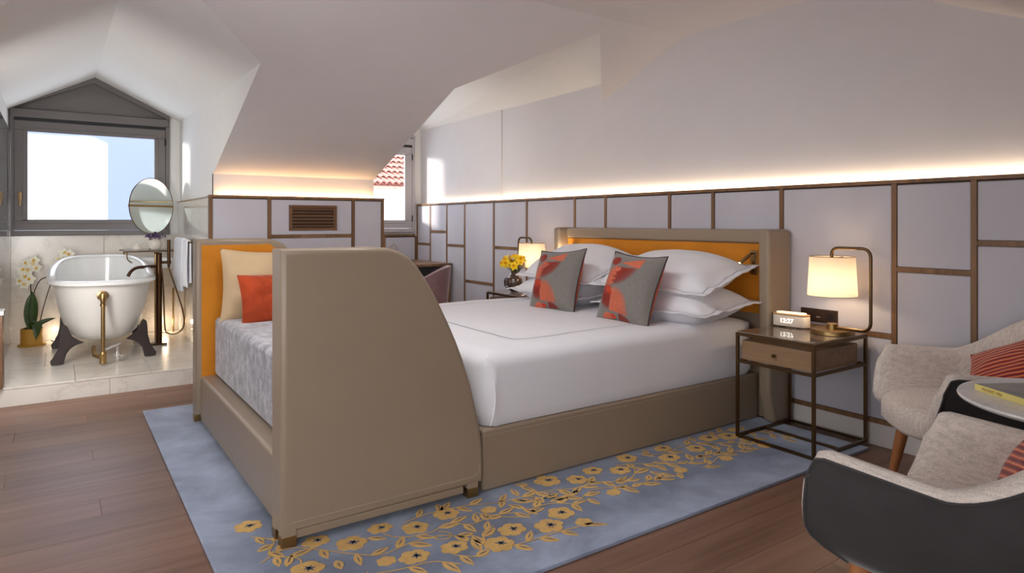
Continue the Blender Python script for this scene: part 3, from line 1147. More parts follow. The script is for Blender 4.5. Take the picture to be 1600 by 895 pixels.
border = [(i, 0) for i in range(NX)] + [(NX, j) for j in range(NY)] + [(i, NY) for i in range(NX, 0, -1)] + [(0, j) for j in range(NY, 0, -1)]
prev = [V[b] for b in border]
H = 9
for h in range(1, H + 1):
    t = h / H
    ring = []
    for q, b in enumerate(border):
        x, y = grid[b]
        z = (Z1 - .072) * (1 - t) + Z0 * t
        bul = 0.006 * math.sin(PI * t) - 0.012 * (t > .95)
        w = 0.004 * noise.noise(Vector((x * 5, y * 5, z * 4)))
        cx, cy = (X0 + X1) / 2, (Y0 + Y1) / 2
        nx = (-1 if x < X0 + .07 else (1 if x > X1 - .07 else 0)); ny = (-1 if y < Y0 + .07 else (1 if y > Y1 - .07 else 0))
        # the fold at the near foot corner
        fold = 0.010 * math.exp(-((x - (X0 + .055)) / .010) ** 2) * (1 if y < Y0 + .05 else 0)
        ring.append(bm.verts.new((x + nx * (bul + w), y + ny * (bul + w) - fold, z)))
    for q in range(len(ring)):
        bm.faces.new((prev[q], prev[(q + 1) % len(ring)], ring[(q + 1) % len(ring)], ring[q]))
    prev = ring
bc = thing('bed_cover', 'smooth white bed cover with a thin grey stitched rectangle on top', 'bed cover', (2.5, 3.36, 0.29))
obj('cloth', bm, M['linen'], bc, smooth=True, world=True, angle=80)
bm = bmesh.new()


def strip_on(fn, pts, w, bm, h=0.0012):
    """thin stitched line laid on the surface z=fn(x, y)"""
    for i in range(len(pts) - 1):
        a, b = Vector(pts[i]), Vector(pts[i + 1])
        n = max(2, int((b - a).length / .03))
        d = (b - a).normalized()
        s = Vector((-d.y, d.x)) * w
        for k in range(n):
            p, q = a.lerp(b, k / n), a.lerp(b, (k + 1) / n)
            quadface(bm, [(v.x, v.y, fn(v.x, v.y) + h) for v in (p + s, q + s, q - s, p - s)])


strip_on(sheet_z, [(3.30, 2.690), (1.862, 2.690), (1.862, 4.04), (3.30, 4.04)], 0.0024, bm, 0.0022)
obj('stitched_line', bm, M['stitch'], bc, world=True)
bm = bmesh.new()
sweep(bm, bezier((1.60, 2.535, .600), (1.585, 2.49, .585), (1.592, 2.462, .52), (1.596, 2.452, .45), 8) + bezier((1.596, 2.452, .45), (1.60, 2.449, .40), (1.59, 2.449, .34), (1.575, 2.456, .30), 6)[1:], [.004, .005, .006, .007, .007, .006, .006, .005, .005, .005, .005, .005, .004, .004, .003], 8)
obj('corner_fold', bm, M['linen'], bc, smooth=True, world=True)


# ---- pillows and cushions
def pillow_bm(w, h, t, n=22, pinch=0.06, flange=0.0, wrinkle=0.006, seed=0, droop=0.0, power=0.5):
    """inflated cloth shape in x (w) by y (h), thickness t along z; returns bm and its surface map"""
    def f(u, v, side):
        iu, iv = u, v
        if flange:
            k = 1 - flange
            iu, iv = max(-1, min(1, u / k)), max(-1, min(1, v / k))
        e = max(0, (1 - abs(iu) ** 2.6)) * max(0, (1 - abs(iv) ** 2.6))
        z = t / 2 * e ** power
        z += wrinkle * noise.noise(Vector((u * 2.6 + seed, v * 2.6, side * 2))) * (0.3 + e)
        x = w / 2 * u * (1 - pinch * (1 - v * v))
        y = h / 2 * v * (1 - pinch * (1 - u * u))
        zz = side * z - droop * (u * u) * w * .5 + (0.012 * noise.noise(Vector((u * 4 + seed, v * 4, 5))) if flange and e <= 0 else 0)
        if e <= 0 and flange:
            zz += side * .0025
        return Vector((x, y, zz))
    bm = bmesh.new()
    T, B = {}, {}
    for i in range(n + 1):
        for j in range(n + 1):
            u = -1 + 2 * i / n; v = -1 + 2 * j / n
            u = math.copysign(abs(u) ** .8, u); v = math.copysign(abs(v) ** .8, v)
            T[i, j] = bm.verts.new(f(u, v, 1))
            edge = i in (0, n) or j in (0, n)
            if edge and not flange:
                B[i, j] = T[i, j]
            else:
                B[i, j] = bm.verts.new(f(u, v, -1))
    for i in range(n):
        for j in range(n):
            bm.faces.new((T[i, j], T[i + 1, j], T[i + 1, j + 1], T[i, j + 1]))
            bm.faces.new((B[i, j], B[i, j + 1], B[i + 1, j + 1], B[i + 1, j]))
    if flange:
        bd = [(i, 0) for i in range(n)] + [(n, j) for j in range(n)] + [(i, n) for i in range(n, 0, -1)] + [(0, j) for j in range(n, 0, -1)]
        for q in range(len(bd)):
            a, b = bd[q], bd[(q + 1) % len(bd)]
            bm.faces.new((T[a], T[b], B[b], B[a]))
    return bm, f


def surf_strip(f, uv, w, side, bm, off=0.0015, n=24):
    for i in range(len(uv) - 1):
        (u0, v0), (u1, v1) = uv[i], uv[i + 1]
        du, dv = u1 - u0, v1 - v0
        l = math.hypot(du, dv)
        nu, nv = -dv / l * w, du / l * w
        for k in range(n):
            a, b = k / n, (k + 1) / n
            q = []
            for (t, s) in ((a, 1), (b, 1), (b, -1), (a, -1)):
                p = f(u0 + du * t + nu * s, v0 + dv * t + nv * s, side)
                q.append((p.x, p.y, p.z + side * off))
            quadface(bm, q)


def bed_pillow(label, loc, rz, tilt, w=0.50, h=0.88, t=0.19, seed=0, roll=0, droop=0):
    o = thing('bed_pillow', label, 'pillow', loc, 0, 'white bed pillows against the headboard')
    o.rotation_euler = (roll, tilt, rz)
    bm, f = pillow_bm(w, h, t, 28, 0.03, 0.13, 0.010, seed, droop)
    obj('case', bm, M['linen'], o, smooth=True, angle=70)
    bm = bmesh.new()
    for k in (0.875, 0.915):
        for side in (1, -1):
            surf_strip(f, [(-k, -k), (k, -k), (k, k), (-k, k), (-k, -k)], 0.004, side, bm)
    obj('stitched_border', bm, M['stitch'], o)
    return o


bed_pillow('lower white pillow at the near end, its corner by the lamp table', (3.14, 2.80, 0.708), R(2), R(-5), 0.56, 0.90, 0.24, 1)
bed_pillow('upper white pillow at the near end, beneath the lit reading lamp', (3.18, 2.86, 0.868), R(4), R(-15), 0.56, 0.90, 0.28, 2)
bed_pillow('lower white pillow at the far end, below the other by the flowers', (3.14, 3.80, 0.708), R(-2), R(-5), 0.56, 0.90, 0.24, 3)
bed_pillow('upper white pillow at the far end, topmost by the flower vase', (3.18, 3.76, 0.875), R(-3), R(-18), 0.56, 0.90, 0.29, 4)


def fan(f, bm, u0, v0, r0, r1, a0, a1, spokes, side=1, solid=False, asp=1.0):
    """sunray fan on a cushion face: thin wedges between two radii"""
    da = (a1 - a0) / spokes
    for k in range(spokes):
        b0 = a0 + da * k
        b1 = b0 + da
        m = (b0 + b1) / 2
        ns = 5
        for q in range(ns):
            s0, s1 = r0 + (r1 - r0) * q / ns, r0 + (r1 - r0) * (q + 1) / ns
            w0 = 1.0 if solid else 1.0 - .26 * q / ns
            w1 = 1.0 if solid else (1.0 - .26 * (q + 1) / ns if q < ns - 1 else .25)
            P = [(s0, m - da / 2 * w0), (s1, m - da / 2 * w1), (s1, m + da / 2 * w1), (s0, m + da / 2 * w0)]
            pts = []
            for (s, b) in P:
                uu = max(-.97, min(.97, (u0 + s * math.cos(b)) * 1.12 + .16)); vv = max(-.97, min(.97, v0 + s * math.sin(b) * asp))
                p = f(uu, vv, side)
                pts.append((p.x, p.y, p.z + side * .0012))
            quadface(bm, pts)


def fan_cushion(label, loc, m, seed):
    o = thing('patterned_cushion', label, 'cushion', loc, 0, 'grey cushions with crimson fans on the bed')
    o.rotation_euler = m
    s = 0.42
    bm, f = pillow_bm(s * 1.06, s * 1.06, 0.18, 24, 0.10, 0, 0.008, seed, 0, 0.55)
    # front in grey cloth, back in orange
    front = bmesh.new(); back = bmesh.new()
    bm.normal_update()
    for fc in bm.faces:
        zc = sum(v.co.z for v in fc.verts) / 4
        quadface(front if zc >= 0 and fc.calc_center_median().z >= 0 else back, [v.co.copy() for v in fc.verts])
    for b in (front, back):
        bmesh.ops.remove_doubles(b, verts=list(b.verts), dist=1e-5)
    obj('front_cloth', front, M['cushgrey'], o, smooth=True)
    obj('back_cloth', back, M['cushorange'], o, smooth=True)
    pts = []
    for (a, b) in (((-1, -1), (1, -1)), ((1, -1), (1, 1)), ((1, 1), (-1, 1)), ((-1, 1), (-1, -1))):
        for k in range(16):
            t = k / 16
            pts.append(f(a[0] + (b[0] - a[0]) * t, a[1] + (b[1] - a[1]) * t, 1))
    pts.append(pts[0])
    obj('piping', sweep(bmesh.new(), pts, 0.0045, 8), M['piping'], o, smooth=True)
    c1, c2, c3 = bmesh.new(), bmesh.new(), bmesh.new()
    fan(f, c2, -.53, .55, .10, .76, R(-90), R(2), 22, asp=.74)
    fan(f, c1, -.53, .58, .0, .34, R(-100), R(-20), 7, solid=True, asp=.8)
    fan(f, c1, -.46, .0, .02, .48, R(78), R(182), 20, asp=1.2)
    fan(f, c2, -.66, .72, .0, .20, R(0), R(360), 12, solid=True, asp=.7)
    fan(f, c1, -.42, .70, .0, .72, R(-12), R(16), 4, solid=True, asp=.9)
    fan(f, c2, -.42, -.06, .14, .50, R(178), R(272), 20, asp=1.36)
    fan(f, c3, -.50, -.04, .0, .30, R(180), R(300), 8, solid=True, asp=.9)
    fan(f, c1, -.38, -.76, .03, .64, R(-4), R(94), 26, asp=1.10)
    fan(f, c2, -.12, -1.0, .02, .42, R(4), R(82), 10, asp=.55)
    fan(f, c1, -.48, -1.0, .0, .22, R(20), R(165), 8, solid=True, asp=.9)
    fan(f, c3, -.30, -.98, .0, .16, R(30), R(120), 5, solid=True, asp=.9)
    for nm, b, mm in (('coral_fan', c1, M['emb1']), ('crimson_fan', c2, M['emb2']), ('scarlet_fan', c3, M['emb3'])):
        obj(nm, b, mm, o)['kind'] = 'stuff'
    return o


def stand_rot(normal, up=(0, 0, 1), spin=0):
    """euler so that local z = normal, local y ~ up"""
    z = Vector(normal).normalized()
    y = (Vector(up) - z * Vector(up).dot(z)).normalized()
    x = y.cross(z)
    return (Matrix((x, y, z)).transposed() @ Matrix.Rotation(spin, 3, 'Z')).to_euler()


fan_cushion('grey cushion with coral and crimson fans, nearer the lit table lamp', (2.800, 2.830, 0.800), stand_rot((-0.94, 0.02, 0.34), spin=R(-2)), 1)
fan_cushion('grey cushion with coral and crimson fans, nearer the yellow flowers', (2.800, 3.530, 0.800), stand_rot((-0.94, -0.06, 0.33), spin=R(4)), 5)

# reading lamps on the headboard
for (yy, nm, lab) in ((2.480, 0, 'brass swivel reading light glowing beside the near wing of the headboard'), (4.175, 1, 'brass reading light half hidden at the far end of the headboard')):
    zc = 0.955
    o = thing('reading_lamp', lab, 'wall lamp', (3.498, yy, zc), 0, 'reading lights on the headboard')
    box('back_plate', (3.492, yy - .026, zc - .075), (3.499, yy + .026, zc + .075), M['brass'], o, bev=0.002)
    box('switch_slot', (3.489, yy - .010, zc - .055), (3.493, yy + .010, zc + .005), M['bronze'], o, bev=0.001)
    tube('arm', [(3.49, yy, zc + .055), (3.465, yy, zc + .055), (3.46, yy + .004, zc + .045)], 0.006, M['bronze'], o, 8)
    a = Vector((3.462, yy + .004, zc + .048)); b = Vector((3.415, yy + .040, zc - .004))
    tube('spot_head', [a, a.lerp(b, .1), b], [0.007, 0.011, 0.012], M['brass'], o, 14)
    bm = bmesh.new()
    bmesh.ops.create_uvsphere(bm, u_segments=12, v_segments=8, radius=0.0085, matrix=Matrix.Translation(b + (b - a).normalized() * .004))
    obj('bulb', bm, M['bulb'], o, smooth=True, world=True)
    point('reading_light', b + (b - a).normalized() * .03, 1.6 if nm == 0 else 1.2, WARM2, 0.01)

# ================================================================ DAYBED at the foot
DB = (0.66, 1.525)
day = thing('daybed', 'taupe leather daybed with high ochre lined arms at the foot of the bed', 'daybed', (1.09, 3.39, BZ))


def arm_profile(x0, x1, z0, z1, n=10):
    """outline in (x, z) of the tall arm whose back edge curves down to the bed"""
    pts = [(x0, z0), (x0, z1)]
    for x, z in [(1.040, 1.100), (1.085, 1.097), (1.130, 1.083), (1.175, 1.057), (1.218, 1.012), (1.262, .948), (1.307, .872), (1.352, .785), (1.392, .700), (1.430, .608), (1.466, .500), (1.494, .389), (1.514, .300), (1.526, .216), (1.528, .12)]:
        pts.append((x, z))
    pts.append((x1 - .004, z0))
    return pts


for (y0, y1, inner) in ((2.435, 2.575, 1), (4.22, 4.35, -1)):
    b = bmesh.new()
    z0, z1 = 0.070, 1.100
    prism(b, [(x, y0, z) for x, z in arm_profile(0.665, 1.528, z0, z1)], (0, y1 - y0, 0))
    bmesh.ops.recalc_face_normals(b, faces=list(b.faces))
    bmesh.ops.bevel(b, geom=[e for e in b.edges if abs(e.verts[0].co.y - e.verts[1].co.y) < 1e-4], offset=0.022, segments=4, affect='EDGES', profile=0.55, clamp_overlap=True)
    obj('arm', b, M['leather'], day, smooth=True, world=True, angle=60, wn=True)
    # ochre lining on the inner face, framed by the leather edge
    yl = y1 + .001 if inner > 0 else y0 - .001
    b = bmesh.new()
    pr = [(x, z) for x, z in arm_profile(0.665, 1.528, z0, z1)]
    cx, cz = 1.0, .55
    pin = []
    for x, z in pr:
        nx = x + (.030 if x < .70 else (-.036 if x > 1.10 else 0)); nz = min(z, z1 - .036) if z > .9 else max(z, .075)
        if x > 1.04:
            nz = z - .03 if z > .12 else z
        pin.append((nx, max(nz, .075)))
    prism(b, [(x, yl, z) for x, z in pin], (0, -.006 * inner if inner < 0 else .006, 0))
    obj('arm_lining', b, M['ochre'], day, world=True)
    sw = [(x, (y0 - .0005) if inner > 0 else (y1 + .0005), z) for x, z in [(0.69, .105), (1.0, .105), (1.47, .105), (1.500, .118), (1.505, .15)]]
    if inner > 0:
        tube('seam', sw, 0.0011, M['leather_seam'], day, 6)
    box('plinth', (0.70, y0 + .006, 0.040), (1.43, y1 - .006, 0.072), M['leather'], day, bev=0.006)
    for x in (0.668, 1.448):
        yy = y0 + .002 if inner > 0 else y1 - .052
        lg = box('leg', (x, yy, BZ + .038), (x + .052, yy + .05, 0.090), M['leather'], day, bev=0.003)
        box('brass_cap', (x - .001, yy - .001, BZ), (x + .053, yy + .051, BZ + .040), M['brass'], lg, bev=0.002)
    if inner > 0:
        lg = box('leg', (0.668, y1 - .05, BZ + .038), (0.72, y1 - .002, 0.090), M['leather'], day, bev=0.003)
        box('brass_cap', (0.667, y1 - .051, BZ), (0.721, y1 - .001, BZ + .040), M['brass'], lg, bev=0.002)
box('seat_rail', (0.690, 2.577, 0.035), (1.515, 4.218, 0.300), M['leather'], day, bev=0.018, seg=4)
box('backrest', (1.33, 2.60, 0.300), (1.515, 4.20, 0.60), M['leather'], day, bev=0.03, seg=3)
box('seat_cushion', (0.762, 2.582, 0.300), (1.325, 4.205, 0.640), M['greyvelvet'], day, bev=0.028, seg=4)

o = thing('cream_cushion', 'large cream cotton cushion leaning on the ochre daybed arm', 'cushion', (1.02, 4.105, 0.823), 0, None)
o.rotation_euler = stand_rot((0.04, -0.98, 0.20), spin=R(-3))
bm, f = pillow_bm(0.50, 0.43, 0.16, 24, 0.08, 0, 0.02, 3, 0, 0.6)
obj('cloth', bm, M['cream'], o, smooth=True)
o = thing('rust_cushion', 'small rust orange velvet cushion in front of the cream one', 'cushion', (1.055, 3.915, 0.765))
o.rotation_euler = stand_rot((0.06, -0.95, 0.26), spin=R(1))
bm, f = pillow_bm(0.44, 0.29, 0.14, 22, 0.06, 0, 0.012, 8, 0, 0.6)
obj('velvet', bm, M['orange'], o, smooth=True)


# ================================================================ NIGHTSTANDS
def nightstand(label, y0):
    x0, x1 = 3.086, 3.596
    y1 = y0 + .462
    zb, zt = BZ, 0.592
    o = thing('nightstand', label, 'bedside table', ((x0 + x1) / 2, (y0 + y1) / 2, zb), 0, 'bronze framed bedside tables')
    t = 0.016
    m = M['bronze']
    for x in (x0, x1 - t):
        for y in (y0, y1 - t):
            box('leg', (x, y, zb), (x + t, y + t, zt), m, o, bev=0.001, seg=1)
    for z in (zb, 0.428, zt - t):
        bm = bmesh.new()
        for y in (y0, y1 - t):
            bbox(bm, (x0 + .001, y + .0005, z + .0005), (x1 - .001, y + t - .0005, z + t - .0005))
        for x in (x0, x1 - t):
            bbox(bm, (x + .0005, y0 + .001, z + .001), (x + t - .0005, y1 - .001, z + t - .001))
        obj('rail_frame', bm, m, o, world=True)
    box('stretcher', ((x0 + x1) / 2 - .008, y0 + t, zb), ((x0 + x1) / 2 + .008, y1 - t, zb + t * .8), m, o, bev=0.001, seg=1)
    g = box('glass_top', (x0 + .006, y0 + .006, zt), (x1 - .006, y1 - .006, zt + .008), M['smoke'], o, bev=0.001, seg=1)
    box('case', (x0 + .032, y0 + .024, 0.444), (x1 - .06, y1 - .024, 0.550), M['drawer'], o, bev=0.0015, seg=1)
    d = box('drawer', (x0 + .020, y0 + .026, 0.447), (x0 + .032, y1 - .026, 0.547), M['drawer'], o, bev=0.0015, seg=1)
    bm = bmesh.new()
    yc = (y0 + y1) / 2
    sweep(bm, [(x0 + .022, yc, .498), (x0 + .012, yc, .498), (x0 + .010, yc, .498), (x0 + .000, yc, .498)], [0.004, 0.004, 0.010, 0.010], 12)
    obj('knob', bm, M['bronze'], d, smooth=True, world=True, angle=40)
    return o


M['smoke'] = (lambda k: (k.p.inputs['Base Color'].__setattr__('default_value', (*L((150, 132, 116)), 1)),
                         k.p.inputs['Roughness'].__setattr__('default_value', 0.04),
                         k.p.inputs['Alpha'].__setattr__('default_value', 0.62),
                         k.p.inputs['Coat Weight'].__setattr__('default_value', 1.0), k.m)[-1])(NT('smoked_glass'))
nightstand('bronze framed bedside table with drawer, near the armchairs', 1.845)
nightstand('bronze framed bedside table mostly hidden beyond the far side of the bed', 4.42)


def table_lamp(label, y, ylean, power):
    x, z = 3.44, 0.600
    o = thing('table_lamp', label, 'lamp', (x, y, z), 0, 'brass arched table lamps')
    bm = bmesh.new()
    lathe(bm, [(0.108, 0.0), (0.110, 0.003), (0.110, 0.022), (0.107, 0.026), (0.0, 0.026)], (x, y, z), 40)
    obj('base', bm, M['brass'], o, smooth=True, world=True, angle=30)
    bm = bmesh.new()
    lathe(bm, [(0.030, 0.026), (0.030, 0.052), (0.028, 0.055), (0, 0.055)], (x, y, z), 24)
    obj('collar', bm, M['brass'], o, smooth=True, world=True, angle=30)
    ya = y + ylean
    path = round_path([(x, y, z + .035), (x, ya, z + .035), (x, ya, z + .462), (x, y + .01, z + .462), (x, y, z + .40)], 0.05, 8)
    obj('arm', sweep(bmesh.new(), path, 0.0085, 12), M['bronze'], o, smooth=True, world=True, angle=60)
    bm = bmesh.new()
    zs0, zs1 = z + .205, z + .415
    lathe(bm, [(0.124, 0), (0.113, zs1 - zs0)], (x, y, zs0), 40, cap=False)
    s = obj('shade', bm, M['shade'], o, smooth=True, world=True, angle=0)
    for zz, rr_ in ((zs0, .1245), (zs1, .1135)):
        ring = [(x + rr_ * math.cos(2 * PI * k / 40), y + rr_ * math.sin(2 * PI * k / 40), zz) for k in range(41)]
        obj('shade_ring', sweep(bmesh.new(), ring, 0.0016, 6), M['bronze'], s, smooth=True, world=True)
    bm = bmesh.new()
    for k in range(3):
        a = 2 * PI * k / 3
        sweep(bm, [(x, y, zs1 - .012), (x + .112 * math.cos(a), y + .112 * math.sin(a), zs1 - .004)], 0.0018, 6)
    obj('shade_spider', bm, M['bronze'], s, smooth=True, world=True)
    bm = bmesh.new()
    sweep(bm, [(x, y, z + .40), (x, y, z + .335)], 0.012, 12)
    bmesh.ops.create_uvsphere(bm, u_segments=16, v_segments=10, radius=0.024, matrix=Matrix.Translation((x, y, z + .305)))
    obj('bulb', bm, M['bulb'], o, smooth=True, world=True)
    point('table_lamp_light', (x, y, z + .268), power, WARM2, 0.025)
    return o


table_lamp('brass arched table lamp with lit linen shade beside the clock', 1.955, -0.205, 1.1)
table_lamp('brass table lamp with lit linen shade beyond the bed by the flowers', 4.690, 0.205, 1.1)

# clock on the near table
ck = thing('alarm_clock', 'small oval white alarm clock with lit digits on the bedside table', 'clock', (3.455, 2.205, 0.600), R(8))
bm = bmesh.new()


def stadium(bm, cx, cy, hl, r, z0, z1, bev=0.006, n=12):
    prof = [(0.0, -bev), (bev * .5, -bev * .2), (bev, 0)]
    ring_at = []
    for z, dr in ((z0, -bev), (z0 + bev * .4, -bev * .3), (z0 + bev, 0), (z1 - bev, 0), (z1 - bev * .4, -bev * .3), (z1, -bev)):
        ring = []
        for k in range(n + 1):
            a = -PI / 2 + PI * k / n
            ring.append(bm.verts.new((cx + (r + dr) * math.sin(a) * 1, cy + hl + (r + dr) * math.cos(a), z)))
        for k in range(n + 1):
            a = PI / 2 + PI * k / n
            ring.append(bm.verts.new((cx + (r + dr) * math.sin(a), cy - hl + (r + dr) * math.cos(a), z)))
        ring_at.append(ring)
    m = len(ring_at[0])
    for i in range(len(ring_at) - 1):
        for k in range(m):
            bm.faces.new((ring_at[i][k], ring_at[i][(k + 1) % m], ring_at[i + 1][(k + 1) % m], ring_at[i + 1][k]))
    bm.faces.new(ring_at[0][::-1])
    bm.faces.new(ring_at[-1])


stadium(bm, 0, 0, .068, .036, .006, .070)
obj('shell', bm, M['clock'], ck, smooth=True)
bm = bmesh.new()
stadium(bm, 0, 0, .068, .037, .070, .078, .003)
obj('wooden_rim', bm, M['clockwood'], ck, smooth=True)
bm = bmesh.new()
stadium(bm, 0, .0, .058, .028, .078, .086, .004)
obj('light_top', bm, emit('clock_glow', (1, .82, .6), 0.5), ck, smooth=True)
for yy in (-.05, .05):
    box('foot', (-.02, yy - .012, 0), (.02, yy + .012, .008), M['black'], ck, bev=0.002, world=False)
bm = text_mesh('12:27', 0.036)
bm.transform(frame_mat((-.0368, .012, .038), (0, -1, 0), (0, 0, 1)))
obj('digits', bm, M['led'], ck)

# sockets
sk = thing('wall_socket', 'dark bronze triple socket plate on the wall behind the lamp', 'socket', (XW, 2.141, 0.66))
box('plate', (XW - .012, 2.030, 0.622), (XW - .0005, 2.252, 0.698), M['socket'], sk, bev=0.002)
for k, yc in enumerate((2.215, 2.141, 2.067)):
    f_ = box('module', (XW - .015, yc - .034, 0.627), (XW - .011, yc + .034, 0.693), M['socket'], sk, bev=0.0015, seg=1)
    if k == 2:
        bm = bmesh.new()
        sweep(bm, [(XW - .0165, yc, .66), (XW - .013, yc, .66)], 0.021, 24)
        obj('socket_hole', bm, M['socketdark'], f_, smooth=True, world=True, angle=40)
    if k == 1:
        box('usb_slot', (XW - .0156, yc - .012, 0.650), (XW - .0148, yc - .002, 0.655), M['mark'], f_, smooth=False)
        box('usb_slot', (XW - .0156, yc + .002, 0.650), (XW - .0148, yc + .012, 0.655), M['mark'], f_, smooth=False)

# vase with daffodils on the far table
vx, vy, vz = 3.26, 4.70, 0.600
va = thing('glass_vase', 'round smoky glass vase on the far bedside table', 'vase', (vx, vy, vz))
bm = bmesh.new()
lathe(bm, [(0.030, 0), (0.034, 0.004), (0.060, .035), (0.073, .075), (0.070, .105), (0.050, .140), (0.030, .157), (0.030, .170), (0.036, .176), (0.030, .176), (0.026, .16), (0.0, .15)], (vx, vy, vz), 32)
obj('glass_body', bm, M['vaseglass'], va, smooth=True, world=True, angle=0)
for s in (1, -1):
    bm = bmesh.new()
    c = Vector((vx - .064, vy + s * .012, vz + .078))
    pts = [c + Vector((-.006, .040 * math.cos(2 * PI * k / 24), .040 * math.sin(2 * PI * k / 24))) for k in range(25)]
    if s == 1:
        sweep(bm, pts, 0.006, 8)
        pts = [c + Vector((-.010, .020 * math.cos(2 * PI * k / 24), .020 * math.sin(2 * PI * k / 24))) for k in range(25)]
        sweep(bm, pts, 0.005, 8)
        obj('glass_ring', bm, M['vaseglass'], va, smooth=True, world=True)
    else:
        bm.free()
bq = thing('daffodils', 'bunch of bright yellow daffodils in the smoky glass vase', 'flowers', (vx, vy, vz + .15))
rr = random.Random(11)


def petal_flower(bm, bmc, c, d, r, np_=6, cup=True):
    d = Vector(d).normalized()
    a = d.orthogonal().normalized()
    b = d.cross(a)
    for k in range(np_):
        an = 2 * PI * k / np_
        e = a * math.cos(an) + b * math.sin(an)
        s = a * -math.sin(an) + b * math.cos(an)
        c0 = Vector(c)
        v = [bm.verts.new(q) for q in (c0, c0 + e * r * .5 + s * r * .42 + d * r * .12, c0 + e * r * .5 + d * r * .2, c0 + e * r * .5 - s * r * .42 + d * r * .12, c0 + e * r + d * r * .05)]
        bm.faces.new((v[0], v[1], v[2])); bm.faces.new((v[0], v[2], v[3])); bm.faces.new((v[1], v[4], v[2])); bm.faces.new((v[2], v[4], v[3]))
    if cup:
        sweep(bmc, [Vector(c), Vector(c) + d * r * .25, Vector(c) + d * r * .55], [r * .10, r * .16, r * .24], 8, cap=False)


for k in range(26):
    a = rr.uniform(0, 2 * PI); e = rr.uniform(.0, 1.0) ** .6
    d = Vector((math.cos(a) * e, math.sin(a) * e, .75 - .45 * e + rr.uniform(-.1, .2)))
    c = Vector((vx, vy, vz + .185)) + Vector((d.x * .11, d.y * .135, max(.0, d.z) * .15))
    f1, f2 = bmesh.new(), bmesh.new()
    dd = d + Vector((-.8, -.5, 0)) * .5
    petal_flower(f1, f2, c, dd, rr.uniform(.040, .052))
    fo = obj('daffodil', f1, M['yellow'], bq, world=True)
    obj('cup', f2, M['yellow2'], fo, smooth=True, world=True)
    fo['kind'] = None
    del fo['kind']
    sp = obj('flower_stem', sweep(bmesh.new(), [(vx + d.x * .012, vy + d.y * .012, vz + .155), c], 0.0025, 6), M['green'], bq, world=True)

# ================================================================ far corner: desk, velvet chair, birdcage
dk = thing('writing_desk', 'dark topped desk corner against the wall by the far window', 'desk', (3.40, 6.75, 0))
box('top', (3.12, 6.42, 0.715), (3.612, 7.28, 0.745), M['batten'], dk, bev=0.003)
box('drawer_box', (3.15, 6.44, 0.615), (3.605, 7.26, 0.715), M['black'], dk, bev=0.003)
for x in (3.13, 3.575):
    for y in (6.43, 7.24):
        box('leg', (x, y, 0), (x + .025, y + .025, 0.715), M['batten'], dk, bev=0.002, seg=1)


def velvet_chair():
    o = thing('velvet_chair', 'mauve velvet desk chair with curved back behind the daybed', 'chair', (2.73, 5.46, 0), R(145))
    # curved back shell, local: opens towards +x
    bm = bmesh.new()
    n = 24
    O, I = [], []
    for k in range(n + 1):
        t = -1 + 2 * k / n
        a = PI + t * R(105)
        top = 0.80 - 0.20 * abs(t) ** 2.2
        ro, ri = 0.29, 0.245
        O.append([bm.verts.new((ro * (0.86 + .14 * q) * math.cos(a), ro * (0.86 + .14 * q) * math.sin(a), .40 + (top - .40) * q)) for q in (0, .33, .66, 1)])
        I.append([bm.verts.new((ri * (0.86 + .16 * q) * math.cos(a), ri * (0.86 + .16 * q) * math.sin(a), .40 + (top - .395) * q)) for q in (0, .33, .66, 1)])
    for k in range(n):
        for q in range(3):
            bm.faces.new((O[k][q], O[k + 1][q], O[k + 1][q + 1], O[k][q + 1]))
            bm.faces.new((I[k][q], I[k][q + 1], I[k + 1][q + 1], I[k + 1][q]))
        bm.faces.new((O[k][3], O[k + 1][3], I[k + 1][3], I[k][3]))
        bm.faces.new((O[k][0], I[k][0], I[k + 1][0], O[k + 1][0]))
    for k in (0, n):
        for q in range(3):
            bm.faces.new((O[k][q], O[k][q + 1], I[k][q + 1], I[k][q]))
    obj('back', bm, M['mauve'], o, smooth=True, angle=50)
    bm = bmesh.new()
    lathe(bm, [(0.20, .40), (0.235, .41), (0.24, .45), (0.225, .475), (0.0, .48)], (0.02, 0, 0), 28)
    obj('seat', bm, M['mauve'], o, smooth=True, angle=40)
    for sx in (-1, 1):
        for sy in (-1, 1):
            tube('leg', [(.02 + sx * .15, sy * .15, .40), (.02 + sx * .21, sy * .21, 0.0)], [0.016, 0.010], M['chairwood'], o, 10, world=False)
    return o


velvet_chair()
bc_ = thing('wire_birdcage', 'small rose gold wire birdcage ornament beneath the far window', 'ornament', (3.13, 6.98, 0.745))
bx, by, bz = 3.16, 6.98, 0.745
bm = bmesh.new()
lathe(bm, [(0.055, 0), (0.055, .012), (0, .012)], (bx, by, bz), 20)
obj('base', bm, M['brass'], bc_, smooth=True, world=True, angle=30)
bm = bmesh.new()
for k in range(10):
    a = 2 * PI * k / 10
    pts = [(bx + .05 * math.cos(a), by + .05 * math.sin(a), bz + .01), (bx + .05 * math.cos(a), by + .05 * math.sin(a), bz + .14)]
    for q in range(1, 6):
        e = q / 6 * PI / 2
        pts.append((bx + .05 * math.cos(e) * math.cos(a), by + .05 * math.cos(e) * math.sin(a), bz + .14 + .06 * math.sin(e)))
    sweep(bm, pts, 0.0014, 5)
for zz in (.05, .10, .14):
    sweep(bm, [(bx + .05 * math.cos(2 * PI * k / 20), by + .05 * math.sin(2 * PI * k / 20), bz + zz) for k in range(21)], 0.0014, 5)
obj('wires', bm, M['brass'], bc_, smooth=True, world=True)
bm = bmesh.new()
sweep(bm, [(bx + .007 * math.cos(2 * PI * k / 12), by, bz + .208 + .007 * math.sin(2 * PI * k / 12)) for k in range(13)], 0.0015, 6)
obj('ring', bm, M['brass'], bc_, smooth=True, world=True)


